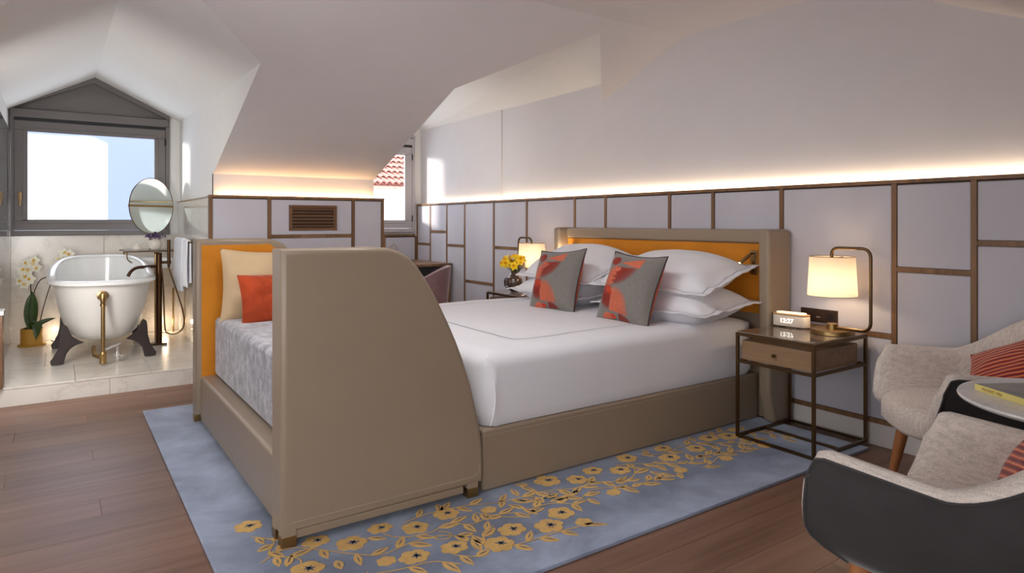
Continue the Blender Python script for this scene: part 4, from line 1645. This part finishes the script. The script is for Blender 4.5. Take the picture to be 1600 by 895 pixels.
# ================================================================ ARMCHAIRS, TABLE
def armchair(label, loc, rotz):
    """tub armchair, local: faces +x; linen inside, charcoal suede outside"""
    o = thing('armchair', label, 'armchair', loc, rotz, 'linen and charcoal tub armchairs')
    n = 56

    def path(s, wd, dp, front, rc):
        """U-shaped plan, s in -1..1; wd half width, dp back depth, front x of the arm ends, rc corner softness"""
        a = abs(s)
        sg = 1 if s >= 0 else -1
        k = 0.46
        if a > k:     # straight arm
            t = (a - k) / (1 - k)
            x = -dp + rc + (front + dp - rc) * t
            y = wd
        else:
            e = a / k * PI / 2
            x = -dp + rc * (1 - math.sin(e) ** 1.0) * 0 + rc * (1 - math.cos(e))
            y = wd * math.sin(e) ** .8
        return x, y * sg

    def top_z(s):
        a = abs(s)
        if a > .52:
            z = 0.600 + .012 * ((a - .52) / .48)
        else:
            q = (.52 - a) / .52
            q = q * q * (3 - 2 * q)
            z = .600 + .20 * q
        if a > .93:
            q = (a - .93) / .07
            z -= .055 * (1 - math.sqrt(max(0, 1 - q * q)))
        return z
    outer_, inner_ = bmesh.new(), bmesh.new()
    rows = 9
    SO, SI = [], []
    for i in range(n + 1):
        s = -1 + 2 * i / n
        zt = top_z(s)
        colO, colI = [], []
        for q in range(rows + 1):
            t = q / rows
            bul = math.sin(PI * t) * .018
            wd = .235 + (.335 - .235) * t ** .8 + bul
            dp = .25 + (.355 - .25) * t ** .9 + bul * .5
            fr = .290 - .050 * t - .10 * max(0, 1 - t / .33) ** 2
            x, y = path(s, wd, dp, fr, .24)
            z = .325 + (zt - .325) * t
            colO.append((x, y, z))
            wi = wd - .052
            di = dp - .062
            x, y = path(s, wi, di, fr - .004, .22)
            zi = .36 + (zt - .36) * t
            colI.append((x, y, zi))
        SO.append(colO)
        SI.append(colI)
    VO = [[outer_.verts.new(p) for p in c] for c in SO]
    for i in range(n):
        for q in range(rows):
            outer_.faces.new((VO[i][q], VO[i + 1][q], VO[i + 1][q + 1], VO[i][q + 1]))
    # underside
    c = outer_.verts.new((0, 0, .322))
    for i in range(n):
        outer_.faces.new((VO[i][0], c, VO[i + 1][0]))
    outer_.faces.new((VO[0][0], VO[n][0], c))
    obj('outer_shell', outer_, M['suede'], o, smooth=True, angle=60)
    # linen: inner wall, rolled rim and arm fronts
    VI = [[inner_.verts.new(p) for p in c] for c in SI]
    rim_prev = None
    cols_ = []
    for i in range(n + 1):
        po, pi_ = Vector(SO[i][-1]), Vector(SI[i][-1])
        po2 = Vector(SO[i][-2])
        mid = (po + pi_) / 2 + Vector((0, 0, .014))
        out0 = po + (po - pi_) * .01 + (po2 - po).normalized() * .004
        c_ = [inner_.verts.new(out0), inner_.verts.new(po.lerp(mid, .45) + Vector((0, 0, .008))), inner_.verts.new(mid), inner_.verts.new(pi_.lerp(mid, .45) + Vector((0, 0, .006)))]
        cols_.append(c_ + [VI[i][-1]])
    for i in range(n):
        for q in range(4):
            inner_.faces.new((cols_[i][q], cols_[i][q + 1], cols_[i + 1][q + 1], cols_[i + 1][q]))
        for q in range(rows):
            inner_.faces.new((VI[i][q], VI[i][q + 1], VI[i + 1][q + 1], VI[i + 1][q]))
    for i in (0, n):
        prev = None
        for q in range(rows + 1):
            po, pi_ = Vector(SO[i][q]), Vector(SI[i][q])
            sgn = (po - pi_) * .06
            fr = [po + Vector((.000, 0, 0)), po.lerp(pi_, .22) + Vector((.014, 0, 0)), po.lerp(pi_, .55) + Vector((.019, 0, 0)), pi_ + Vector((.004, 0, 0))]
            if q == rows:
                fr = [p - Vector((.006, 0, .0)) for p in fr]
            vs = [inner_.verts.new(p) for p in fr] + [VI[i][q]]
            if prev:
                for k in range(4):
                    inner_.faces.new((prev[k], prev[k + 1], vs[k + 1], vs[k]))
            prev = vs
        # close to the rim
        for k in range(4):
            try:
                inner_.faces.new((prev[k], prev[k + 1], cols_[i][min(4, k + 1)], cols_[i][k]))
            except ValueError:
                pass
    bmesh.ops.remove_doubles(inner_, verts=list(inner_.verts), dist=1e-5)
    obj('inner_shell', inner_, M['weave'], o, smooth=True, angle=75)
    # seat: thick pad with a rolled front
    b = bmesh.new()
    seat = []
    prof = [(.322, .86), (.326, .95), (.345, 1.0), (.395, 1.0), (.430, .985), (.447, .93), (.455, .80), (.458, 0.0)]
    m = 40
    rings = []
    for z, k in prof:
        ring = []
        for i in range(m):
            a = 2 * PI * i / m
            ca, sa = math.cos(a), math.sin(a)
            ex = .62
            x = math.copysign(abs(ca) ** ex, ca) * .280
            y = math.copysign(abs(sa) ** ex, sa) * .250
            if x > 0:
                x *= 1.10
            ring.append(b.verts.new((.005 + x * k, y * k, z - (0.010 if x > .2 else 0) * (z > .42))))
        rings.append(ring)
    for i in range(len(rings) - 1):
        for k in range(m):
            b.faces.new((rings[i][k], rings[i][(k + 1) % m], rings[i + 1][(k + 1) % m], rings[i + 1][k]))
    b.faces.new(rings[0][::-1])
    bmesh.ops.remove_doubles(b, verts=list(b.verts), dist=1e-5)
    obj('seat', b, M['weave'], o, smooth=True, angle=75)
    # piping between suede and linen
    pts = []
    for i in range(n + 1):
        po, pi_ = Vector(SO[i][-1]), Vector(SI[i][-1])
        pts.append(po + (po - pi_) * .03 + (Vector(SO[i][-2]) - po).normalized() * .005)
    front_r = [Vector(SO[n][q]) + (Vector(SO[n][q]) - Vector(SI[n][q])) * .03 + Vector((-.002, 0, 0)) for q in range(rows - 1, -1, -1)]
    front_l = [Vector(SO[0][q]) + (Vector(SO[0][q]) - Vector(SI[0][q])) * .03 + Vector((-.002, 0, 0)) for q in range(rows)]
    obj('piping', sweep(bmesh.new(), front_l + pts + front_r, 0.0035, 6), M['suede'], o, smooth=True)
    for sx, sy in ((1, 1), (1, -1), (-1, 1), (-1, -1)):
        b = bmesh.new()
        sweep(b, [(sx * .185, sy * .165, .335), (sx * .205 + .0, sy * .185, .20), (sx * .235, sy * .215, 0.0)], [0.028, 0.024, 0.014], 16)
        obj('leg', b, M['chairwood'], o, smooth=True, angle=50)
    return o


armchair('linen and charcoal tub armchair against the panelled wall, beyond the table', (3.155, 1.193, 0), 2.358)
armchair('linen and charcoal tub armchair nearest the camera with suede arm side showing', (1.908, 0.715, 0), 1.54)

o = thing('striped_cushion', 'red striped cushion on the armchair against the wall', 'cushion', (3.265, 1.085, 0.585), 0, 'red striped cushions')
o.rotation_euler = stand_rot((-0.62, 0.42, 0.55), spin=R(32))
bm, f = pillow_bm(0.42, 0.30, 0.11, 20, 0.10, 0, 0.006, 2, 0, 0.6)
obj('cloth', bm, M['red'], o, smooth=True)
o = thing('striped_cushion', 'red striped cushion on the armchair nearest the camera', 'cushion', (2.06, 0.60, 0.60), 0, 'red striped cushions')
o.rotation_euler = stand_rot((-0.25, 0.75, 0.6), spin=R(18))
bm, f = pillow_bm(0.40, 0.28, 0.12, 20, 0.06, 0, 0.006, 6, 0, 0.6)
obj('cloth', bm, M['red'], o, smooth=True)

tx, ty, tz = 2.62, 0.662, 0.64
tb = thing('round_table', 'small round table with pale marble top between the armchairs', 'table', (tx, ty, 0))
bm = bmesh.new()
lathe(bm, [(0.330, -.018), (0.343, -.012), (0.346, -.006), (0.343, 0.0), (0.0, 0.0)], (tx, ty, tz), 64)
obj('marble_top', bm, M['tabletop'], tb, smooth=True, world=True, angle=40)
bm = bmesh.new()
lathe(bm, [(0.09, -.026), (0.09, -.018), (0, -.018)], (tx, ty, tz), 24)
sweep(bm, [(tx, ty, tz - .02), (tx, ty, .012)], 0.022, 16)
obj('column', bm, M['black'], tb, smooth=True, world=True, angle=40)
bm = bmesh.new()
lathe(bm, [(0.17, 0), (0.172, .006), (0.165, .012), (0, .014)], (tx, ty, 0), 40)
obj('foot', bm, M['black'], tb, smooth=True, world=True, angle=40)

# book with yellow spine
BA = Vector((2.5285, 0.9433, 0))     # near-left corner of the spine, set from the photo
bd = Vector((-0.5, -0.866, 0)).normalized()       # along the spine
bw = Vector((0.866, -0.5, 0)).normalized()        # across the cover
bk = thing('yellow_book', 'book with yellow spine lying on the round marble table', 'book', (BA.x, BA.y, tz))
ln, wd, th = 0.27, 0.20, 0.020
mt = Matrix((bd, bw, Vector((0, 0, 1)))).transposed().to_4x4()
mt.translation = (BA.x, BA.y, tz)


def bookbox(name, lo, hi, m, parent=None, bev=0.0008):
    b = bmesh.new()
    bbox(b, lo, hi, bev, 1)
    b.transform(mt)
    return obj(name, b, m, bk, world=True)


bookbox('spine', (0, 0, 0.0002), (ln, .004, th), M['yellowbook'])
bookbox('pages', (.004, .004, .0022), (ln - .004, wd - .004, th - .002), M['paper'])
bookbox('back_cover', (0, .004, 0.0002), (ln, wd, .0022), M['yellowbook'])
bookbox('front_cover', (0, .004, th - .002), (ln, wd, th), M['cover'])
b = text_mesh('MADRID 1986', 0.0135, 0.0002)
b.transform(mt @ frame_mat((.072, -.0006, th / 2 - .0005), (1, 0, 0), (0, 0, 1)))
obj('title', b, M['ink'], bk, world=True)

# ================================================================ BATHROOM
tcx, tcy = 0.305, 6.42
tub = thing('bathtub', 'white freestanding bathtub on dark claw feet beneath the window', 'bathtub', (tcx, tcy, PZ))


def rim_z(sy):
    q = max(0, (sy + .35) / 1.35)
    return .735 + .15 * q * q * (3 - 2 * q)


def tub_ring(bm, t_a, t_b, depth, n=48, zb=.27):
    """ring at plan half sizes t_a, t_b and depth fraction below the rim"""
    ring = []
    for k in range(n):
        a = 2 * PI * k / n
        ca, sa = math.cos(a), math.sin(a)
        ex = .82
        sx = math.copysign(abs(ca) ** ex, ca); sy = math.copysign(abs(sa) ** ex, sa)
        zr = rim_z(sy)
        ring.append(bm.verts.new((tcx + sx * t_a, tcy + sy * t_b, zr + (zb - zr) * depth)))
    return ring


def loft(bm, rings, closed_end=True):
    n = len(rings[0])
    for i in range(len(rings) - 1):
        for k in range(n):
            bm.faces.new((rings[i][k], rings[i][(k + 1) % n], rings[i + 1][(k + 1) % n], rings[i + 1][k]))
    if closed_end:
        bm.faces.new(rings[-1])


bm = bmesh.new()
loft(bm, [tub_ring(bm, .335, .56, .0), tub_ring(bm, .332, .558, .10), tub_ring(bm, .318, .545, .30), tub_ring(bm, .300, .52, .50), tub_ring(bm, .275, .49, .70), tub_ring(bm, .245, .45, .86), tub_ring(bm, .20, .39, .955), tub_ring(bm, .14, .30, .99), tub_ring(bm, .06, .15, 1.0)])
obj('outer_body', bm, M['tubpaint'], tub, smooth=True, world=True, angle=0)
bm = bmesh.new()
loft(bm, [tub_ring(bm, .325, .55, .0), tub_ring(bm, .318, .542, .10), tub_ring(bm, .300, .52, .35), tub_ring(bm, .275, .49, .60), tub_ring(bm, .235, .44, .80), tub_ring(bm, .17, .36, .89), tub_ring(bm, .06, .15, .90)])
obj('basin', bm, M['enamel'], tub, smooth=True, world=True, angle=0)
bm = bmesh.new()
sec = [(-.020, .010), (-.012, .020), (.005, .024), (.028, .018), (.044, .004), (.046, -.010), (.036, -.017), (.016, -.010), (-.010, -.004)]
rings = []
n = 64
for dr, dz_ in sec:
    ring = []
    for k in range(n):
        a = 2 * PI * k / n
        ca, sa = math.cos(a), math.sin(a)
        ex = .82
        sx = math.copysign(abs(ca) ** ex, ca); sy = math.copysign(abs(sa) ** ex, sa)
        ring.append(bm.verts.new((tcx + sx * (.335 + dr), tcy + sy * (.56 + dr), rim_z(sy) + dz_)))
    rings.append(ring)
for i in range(len(rings)):
    j = (i + 1) % len(rings)
    for k in range(n):
        bm.faces.new((rings[i][k], rings[i][(k + 1) % n], rings[j][(k + 1) % n], rings[j][k]))
obj('rolled_rim', bm, M['enamel'], tub, smooth=True, world=True, angle=0)
for sx in (-1, 1):
    for yy in (6.03, 6.84):
        b = bmesh.new()
        pr = [(.175, .300), (.215, .335), (.245, .410), (.262, .425), (.282, .410), (.288, .370), (.292, .300), (.305, .240), (.335, .180), (.352, .155), (.345, .128), (.30, PZ), (.268, .129), (.262, .160), (.250, .205), (.222, .245), (.190, .265), (.14, .280)]
        pts = [(tcx + sx * (x - .0), yy - .028, z) for x, z in pr]
        prism(b, pts, (0, .056, 0))
        bmesh.ops.recalc_face_normals(b, faces=list(b.faces))
        bmesh.ops.bevel(b, geom=[e for e in b.edges if abs(e.verts[0].co.y - e.verts[1].co.y) < 1e-4], offset=0.010, segments=2, affect='EDGES', clamp_overlap=True)
        obj('claw_foot', b, M['darkwood'], tub, smooth=True, world=True, angle=50)
# brass overflow and waste at the near end
px_, py_ = tcx - .025, tcy - .56 - .055
wp = thing('drain_pipe', 'brass overflow and drain pipe down the near end of the bathtub', 'pipe', (px_, py_, PZ))
bm = bmesh.new()
sweep(bm, [(px_, py_ + .055, .645), (px_, py_ + .045, .645), (px_, py_ + .04, .645), (px_, py_ + .005, .645)], [0.036, 0.038, 0.026, 0.022], 24)
obj('overflow_flange', bm, M['brass'], wp, smooth=True, world=True, angle=35)
bm = bmesh.new()
sweep(bm, [(px_, py_, .665), (px_, py_, .640), (px_, py_, .590), (px_, py_, .588), (px_, py_, .572), (px_, py_, .570), (px_, py_, .225)], [0.018, .024, .016, .020, .020, .0145, .0145], 20)
obj('pipe', bm, M['brass'], wp, smooth=True, world=True, angle=35)
bm = bmesh.new()
sweep(bm, [(px_, py_, .23), (px_, py_, .215), (px_, py_, .21), (px_, py_, .145), (px_, py_, .14)], [0.018, .026, .024, .024, .016], 20)
sweep(bm, [(px_, py_, .185), (px_ - .05, py_ + .06, .20), (px_ - .05, py_ + .20, .24)], 0.017, 14)
obj('trap', bm, M['brass'], wp, smooth=True, world=True, angle=35)
bm = bmesh.new()
sweep(bm, [(px_, py_ + .03, .235), (px_ + .12, py_ + .16, .255)], 0.010, 12)
sweep(bm, [(px_ + .10, py_ + .14, .25), (px_ + .10, py_ + .14, .19), (px_ + .10, py_ + .14, .185), (px_ + .10, py_ + .14, .150), (px_ + .10, py_ + .14, PZ)], [.012, .012, .028, .028, .012], 16)
sweep(bm, [(px_ + .10, py_ + .14, .165), (px_ + .14, py_ + .11, .155)], 0.018, 12)
obj('chrome_valve', bm, M['chrome'], wp, smooth=True, world=True, angle=35)

# floor-standing tap
fx, fy = 0.735, 6.55
tp = thing('standing_tap', 'aged bronze floor standing bath tap with hand shower and hose', 'tap', (fx, fy, PZ))
box('floor_plate', (fx - .06, fy - .045, PZ + .0002), (fx + .06, fy + .045, PZ + .014), M['bronzedark'], tp, bev=0.004)
tube('column', [(fx, fy, PZ + .012), (fx, fy, .925), (fx, fy, .932)], [0.024, 0.024, 0.021], M['bronzedark'], tp, 20)
tube('spout', round_path([(fx, fy, .815), (fx - .205, fy - .03, .808), (fx - .24, fy - .035, .735)], 0.06, 8), 0.0135, M['bronzedark'], tp, 14)
tube('cross_arm', [(fx, fy - .005, .845), (fx + .095, fy - .01, .845)], 0.012, M['bronzedark'], tp, 12)
tube('lever', [(fx - .035, fy - .01, .93), (fx + .0, fy - .03, .93)], 0.008, M['bronzedark'], tp, 10)
hs = tube('hand_shower', [(fx + .075, fy - .02, .80), (fx + .075, fy - .02, .845), (fx + .075, fy - .02, 1.045)], [0.010, 0.014, 0.014], M['bronzedark'], tp, 14)
hose = bezier((fx + .075, fy - .02, .80), (fx + .16, fy - .03, .50), (fx + .22, fy - .03, .35), (fx + .19, fy - .02, .26), 12) + bezier((fx + .19, fy - .02, .26), (fx + .15, fy - .01, .185), (fx + .09, fy, .20), (fx + .055, fy, .225), 10)[1:] + bezier((fx + .055, fy, .225), (fx + .03, fy, .30), (fx + .05, fy - .01, .55), (fx + .015, fy - .012, .83), 10)[1:]
tube('hose', hose, 0.0065, M['bronze'], tp, 8)

# washstand with basin, mirror and vase
wx0, wx1, wy0, wy1 = 0.50, 0.955, 6.80, 7.24
wsd = thing('washstand', 'brass framed washstand with white basin in the corner by the window', 'washstand', (.73, 7.02, PZ))
bm = bmesh.new()
zt = .935
for y in (wy0, wy1):
    sweep(bm, [(wx0 - .02, y, zt), (wx1, y, zt)], 0.006, 8)
for x in (wx0, wx1 - .01):
    sweep(bm, [(x, wy0, zt), (x, wy1, zt)], 0.006, 8)
obj('rail', bm, M['bronze'], wsd, smooth=True, world=True)
tube('towel_hook', round_path([(wx0 + .01, wy0, zt), (wx0 + .01, wy0, zt - .075), (wx0 + .05, wy0, zt - .10)], .03, 6), 0.005, M['bronze'], wsd, 8)
for (x, y) in ((.735, wy0 + .0), (wx1 - .02, wy1 - .02), (wx0 + .02, wy1 - .02)):
    tube('leg', [(x, y, PZ), (x, y, zt)], 0.009, M['brass'], wsd, 10)
box('basin', (wx0 + .035, wy0 + .03, .775), (wx1 - .035, wy1 - .03, .870), M['enamel'], wsd, bev=0.012, seg=3)
box('glass_shelf', (wx0, wy0 + .004, zt + .0065), (wx1 - .012, wy1 - .004, zt + .0135), M['pane'], wsd, smooth=False)
mx_, mz_, my_ = .735, 1.352, 7.07
mr = thing('round_mirror', 'round mirror with a brass band turned to the right above the washstand', 'mirror', (mx_, my_, zt + .014), R(40))
b = bmesh.new()
hz = mz_ - zt - .014
ring = [(.262 * math.cos(2 * PI * k / 56), 0, hz + .262 * math.sin(2 * PI * k / 56)) for k in range(56)]
prism(b, ring, (0, .008, 0))
obj('glass', b, M['mirror'], mr)
tube('rim', ring + [ring[0]], 0.0035, M['bronze'], mr, 6, world=False)
box('band', (-.264, -.004, hz - .009), (.264, .014, hz + .009), M['brass'], mr, bev=0.001, seg=1, world=False)
tube('pole', [(0, .022, 0), (0, .022, hz)], 0.008, M['bronze'], mr, 10, world=False)
fv = thing('flower_vase', 'small round cream vase on the washstand shelf before the mirror', 'vase', (.745, 6.93, zt + .0135))
bm = bmesh.new()
lathe(bm, [(0.028, 0), (0.050, .015), (0.060, .045), (0.050, .078), (0.026, .092), (0.024, .097), (0.020, .095), (0, .085)], (.745, 6.93, zt + .0137), 28)
obj('body', bm, M['ceramic'], fv, smooth=True, world=True, angle=0)
pv = thing('purple_flowers', 'posy of small dark purple flowers in the cream vase', 'flowers', (.745, 6.93, 1.03))
rr = random.Random(5)
for k in range(34):
    a = rr.uniform(0, 2 * PI); e = rr.uniform(0, 1)
    c = Vector((.745 + .095 * e * math.cos(a), 6.93 + .06 * e * math.sin(a), 1.045 + .055 * (1 - e * e) * rr.uniform(.3, 1.1) + .02 * e))
    f1 = bmesh.new(); f2 = bmesh.new()
    petal_flower(f1, f2, c, (c - Vector((.745, 6.93, 1.02))) + Vector((0, -.03, 0)), rr.uniform(.013, .019), 5, cup=False)
    f2.free()
    sweep(f1, [(.745, 6.93, 1.015), c], 0.0012, 4)
    obj('blossom', f1, M['purple'], pv, world=True)
sh = thing('sea_shell', 'small white shell shaped soap on the washstand shelf', 'soap', (.60, 6.92, zt + .0135))
bm = bmesh.new()
lathe(bm, [(0.030, 0), (0.034, .010), (0.026, .030), (0.014, .042), (0.004, .056), (0, .058)], (.60, 6.92, zt + .0137), 16, 1.1, .8)
obj('body', bm, M['ceramic'], sh, smooth=True, world=True, angle=0)

# towel on its bar
tr_ = thing('towel_bar', 'bronze towel bar on the marble cheek wall beside the tap', 'towel bar', (LX1 - .024, 6.45, 1.03))
bm = bmesh.new()
sweep(bm, round_path([(LX1 - .024, 6.10, 1.03), (LX1 - .10, 6.10, 1.03), (LX1 - .10, 6.86, 1.03), (LX1 - .024, 6.86, 1.03)], .012, 4), 0.007, 10)
obj('bar', bm, M['bronze'], tr_, smooth=True, world=True)
tw = thing('white_towel', 'thick white towel folded over the bronze towel bar', 'towel', (LX1 - .10, 6.5, 1.03))
for (ya, yb, zz, off) in ((6.14, 6.34, .655, .0), (6.34, 6.80, .600, .008)):
    b = bmesh.new()
    ny_ = 20
    cx_, r_ = LX1 - .10, .020 + off
    prof = [(-r_, zz)] + [(-r_ - .006 * math.sin(t * 5), zz + (1.03 - zz) * t) for t in (.2, .4, .6, .8, .97)] + [(-r_ * .7, 1.03 + r_ * .8), (0, 1.03 + r_ * 1.15), (r_ * .7, 1.03 + r_ * .8)] + [(r_, zz + .03 + (1.0 - zz) * t) for t in (.97, .6, .3, 0)]
    P, Q = [], []
    for j in range(ny_ + 1):
        y = ya + (yb - ya) * j / ny_
        wv = .007 * math.sin(j * .9) + .004 * math.sin(j * 2.1)
        P.append([b.verts.new((cx_ + x + wv * (1.03 - z) / .4, y, z)) for x, z in prof])
        Q.append([b.verts.new((cx_ + x * .45 + wv * (1.03 - z) / .4, y, z if i_ not in (6, 7, 8) else z - .010)) for i_, (x, z) in enumerate(prof)])
    for j in range(ny_):
        for k in range(len(prof) - 1):
            b.faces.new((P[j][k], P[j + 1][k], P[j + 1][k + 1], P[j][k + 1]))
            b.faces.new((Q[j][k], Q[j][k + 1], Q[j + 1][k + 1], Q[j + 1][k]))
        for k in (0, len(prof) - 1):
            b.faces.new((P[j][k], Q[j][k], Q[j + 1][k], P[j + 1][k]))
    for j in (0, ny_):
        for k in range(len(prof) - 1):
            b.faces.new((P[j][k], P[j][k + 1], Q[j][k + 1], Q[j][k]))
    obj('towel_fold', b, M['towel'], tw, smooth=True, world=True, angle=70)

# orchid
ox, oy = -0.185, 7.12
orc = thing('potted_orchid', 'white orchid in an ochre pot on the marble floor left of the bathtub', 'potted plant', (ox, oy, PZ))
bm = bmesh.new()
lathe(bm, [(0.100, 0), (0.103, .004), (0.103, .012), (0, .012)], (ox, oy, PZ), 32)
obj('saucer', bm, M['ochrepot'], orc, smooth=True, world=True, angle=30)
bm = bmesh.new()
lathe(bm, [(0.078, .012), (0.082, .016), (0.082, .148), (0.079, .150), (0.074, .150), (0.074, .130), (0, .130)], (ox, oy, PZ), 32)
obj('pot', bm, M['ochrepot'], orc, smooth=True, world=True, angle=30)
bm = bmesh.new()
rr = random.Random(2)
for k in range(40):
    a = rr.uniform(0, 2 * PI); q = .066 * math.sqrt(rr.random())
    c = Vector((ox + q * math.cos(a), oy + q * math.sin(a), PZ + .135))
    bbox(bm, c - Vector((.012, .008, .006)), c + Vector((.012, .008, rr.uniform(.006, .02))), 0.002, 1)
so_ = obj('bark', bm, M['soil'], orc, world=True)
so_['kind'] = 'stuff'


def leaf3(p0, p1, p2, w):
    bm = bmesh.new()
    pts = bezier(p0, Vector(p0).lerp(Vector(p1), .6), p1, p2, 10)
    L_, R_, C_ = [], [], []
    for i, p in enumerate(pts):
        t = i / 10
        d = (pts[min(10, i + 1)] - pts[max(0, i - 1)]).normalized()
        s = d.cross(Vector((.3, -1, .1))).normalized()
        ww = w * (math.sin(PI * min(1, .12 + .88 * t)) ** .6 if t < 1 else .02)
        L_.append(bm.verts.new(p + s * ww)); R_.append(bm.verts.new(p - s * ww)); C_.append(bm.verts.new(p + s.cross(d) * .012))
    for i in range(10):
        bm.faces.new((L_[i], L_[i + 1], C_[i + 1], C_[i])); bm.faces.new((C_[i], C_[i + 1], R_[i + 1], R_[i]))
    return bm


Z = PZ + .14
for (p1, p2, w) in (((-.02, -.02, .18), (-.01, -.03, .31), .046), ((.05, -.06, .10), (.03, -.11, -.08), .044), ((.06, -.03, .07), (.17, -.03, .09), .022), ((.03, -.04, .22), (.00, -.06, .34), .030)):
    obj('leaf', leaf3((ox, oy - .02, Z), (ox + p1[0], oy + p1[1], Z + p1[2]), (ox + p2[0], oy + p2[1], Z + p2[2]), w), M['green'], orc, smooth=True, world=True, angle=0)
stems = [bezier((ox + .01, oy, Z), (ox + .0, oy - .01, Z + .25), (ox - .02, oy - .01, Z + .42), (ox + .0, oy - .03, Z + .56), 12) + [Vector((ox + .05, oy - .03, Z + .53))],
         bezier((ox + .05, oy, Z), (ox + .08, oy, Z + .25), (ox + .17, oy, Z + .50), (ox + .22, oy - .02, Z + .64), 12),
         bezier((ox + .01, oy, Z + .30), (ox + .04, oy, Z + .42), (ox + .06, oy, Z + .44), (ox + .10, oy - .01, Z + .45), 6)]
for s in stems:
    obj('flower_stem', sweep(bmesh.new(), s, 0.0045, 6), M['stem'], orc, smooth=True, world=True)
spots = [(-.05, .47), (-.02, .52), (-.065, .52), (.0, .57), (-.035, .58), (-.075, .43), (-.01, .44), (.03, .54), (.02, .60), (-.045, .40),
         (.17, .56), (.20, .60), (.23, .66), (.27, .65), (.16, .48), (.18, .52)]
for (dx, dz_) in spots:
    f1, f2 = bmesh.new(), bmesh.new()
    petal_flower(f1, f2, (ox + dx, oy - .03 - rr.uniform(0, .02), Z + dz_), (rr.uniform(-.4, .4), -1, rr.uniform(-.2, .4)), .050, 5)
    fo = obj('orchid_flower', f1, M['petal'], orc, smooth=True, world=True)
    obj('lip', f2, M['yellow'], fo, smooth=True, world=True)

# small floor lights that wash the marble behind the bath
for k, (x, y, lab) in enumerate(((0.86, 7.22, 'tiny brass floor light glowing at the marble wall behind the tap'), (-0.02, 7.27, 'tiny brass floor light glowing at the marble wall beside the orchid'))):
    lt = thing('floor_light', lab, 'floor light', (x, y, PZ), 0, 'floor lights behind the bathtub')
    bm = bmesh.new()
    lathe(bm, [(0.028, 0), (0.030, .003), (0.028, .008), (0.020, .010), (0, .010)], (x, y, PZ + .0002), 20)
    obj('bezel', bm, M['brass'], lt, smooth=True, world=True, angle=30)
    bm = bmesh.new()
    lathe(bm, [(0.018, .010), (0.016, .013), (0, .014)], (x, y, PZ), 16)
    obj('lens', bm, M['bulb'], lt, smooth=True, world=True)
    point('floor_light_lamp', (x, y - .04, PZ + .09), 0.7 if k == 0 else 0.35, WARM2, 0.02)
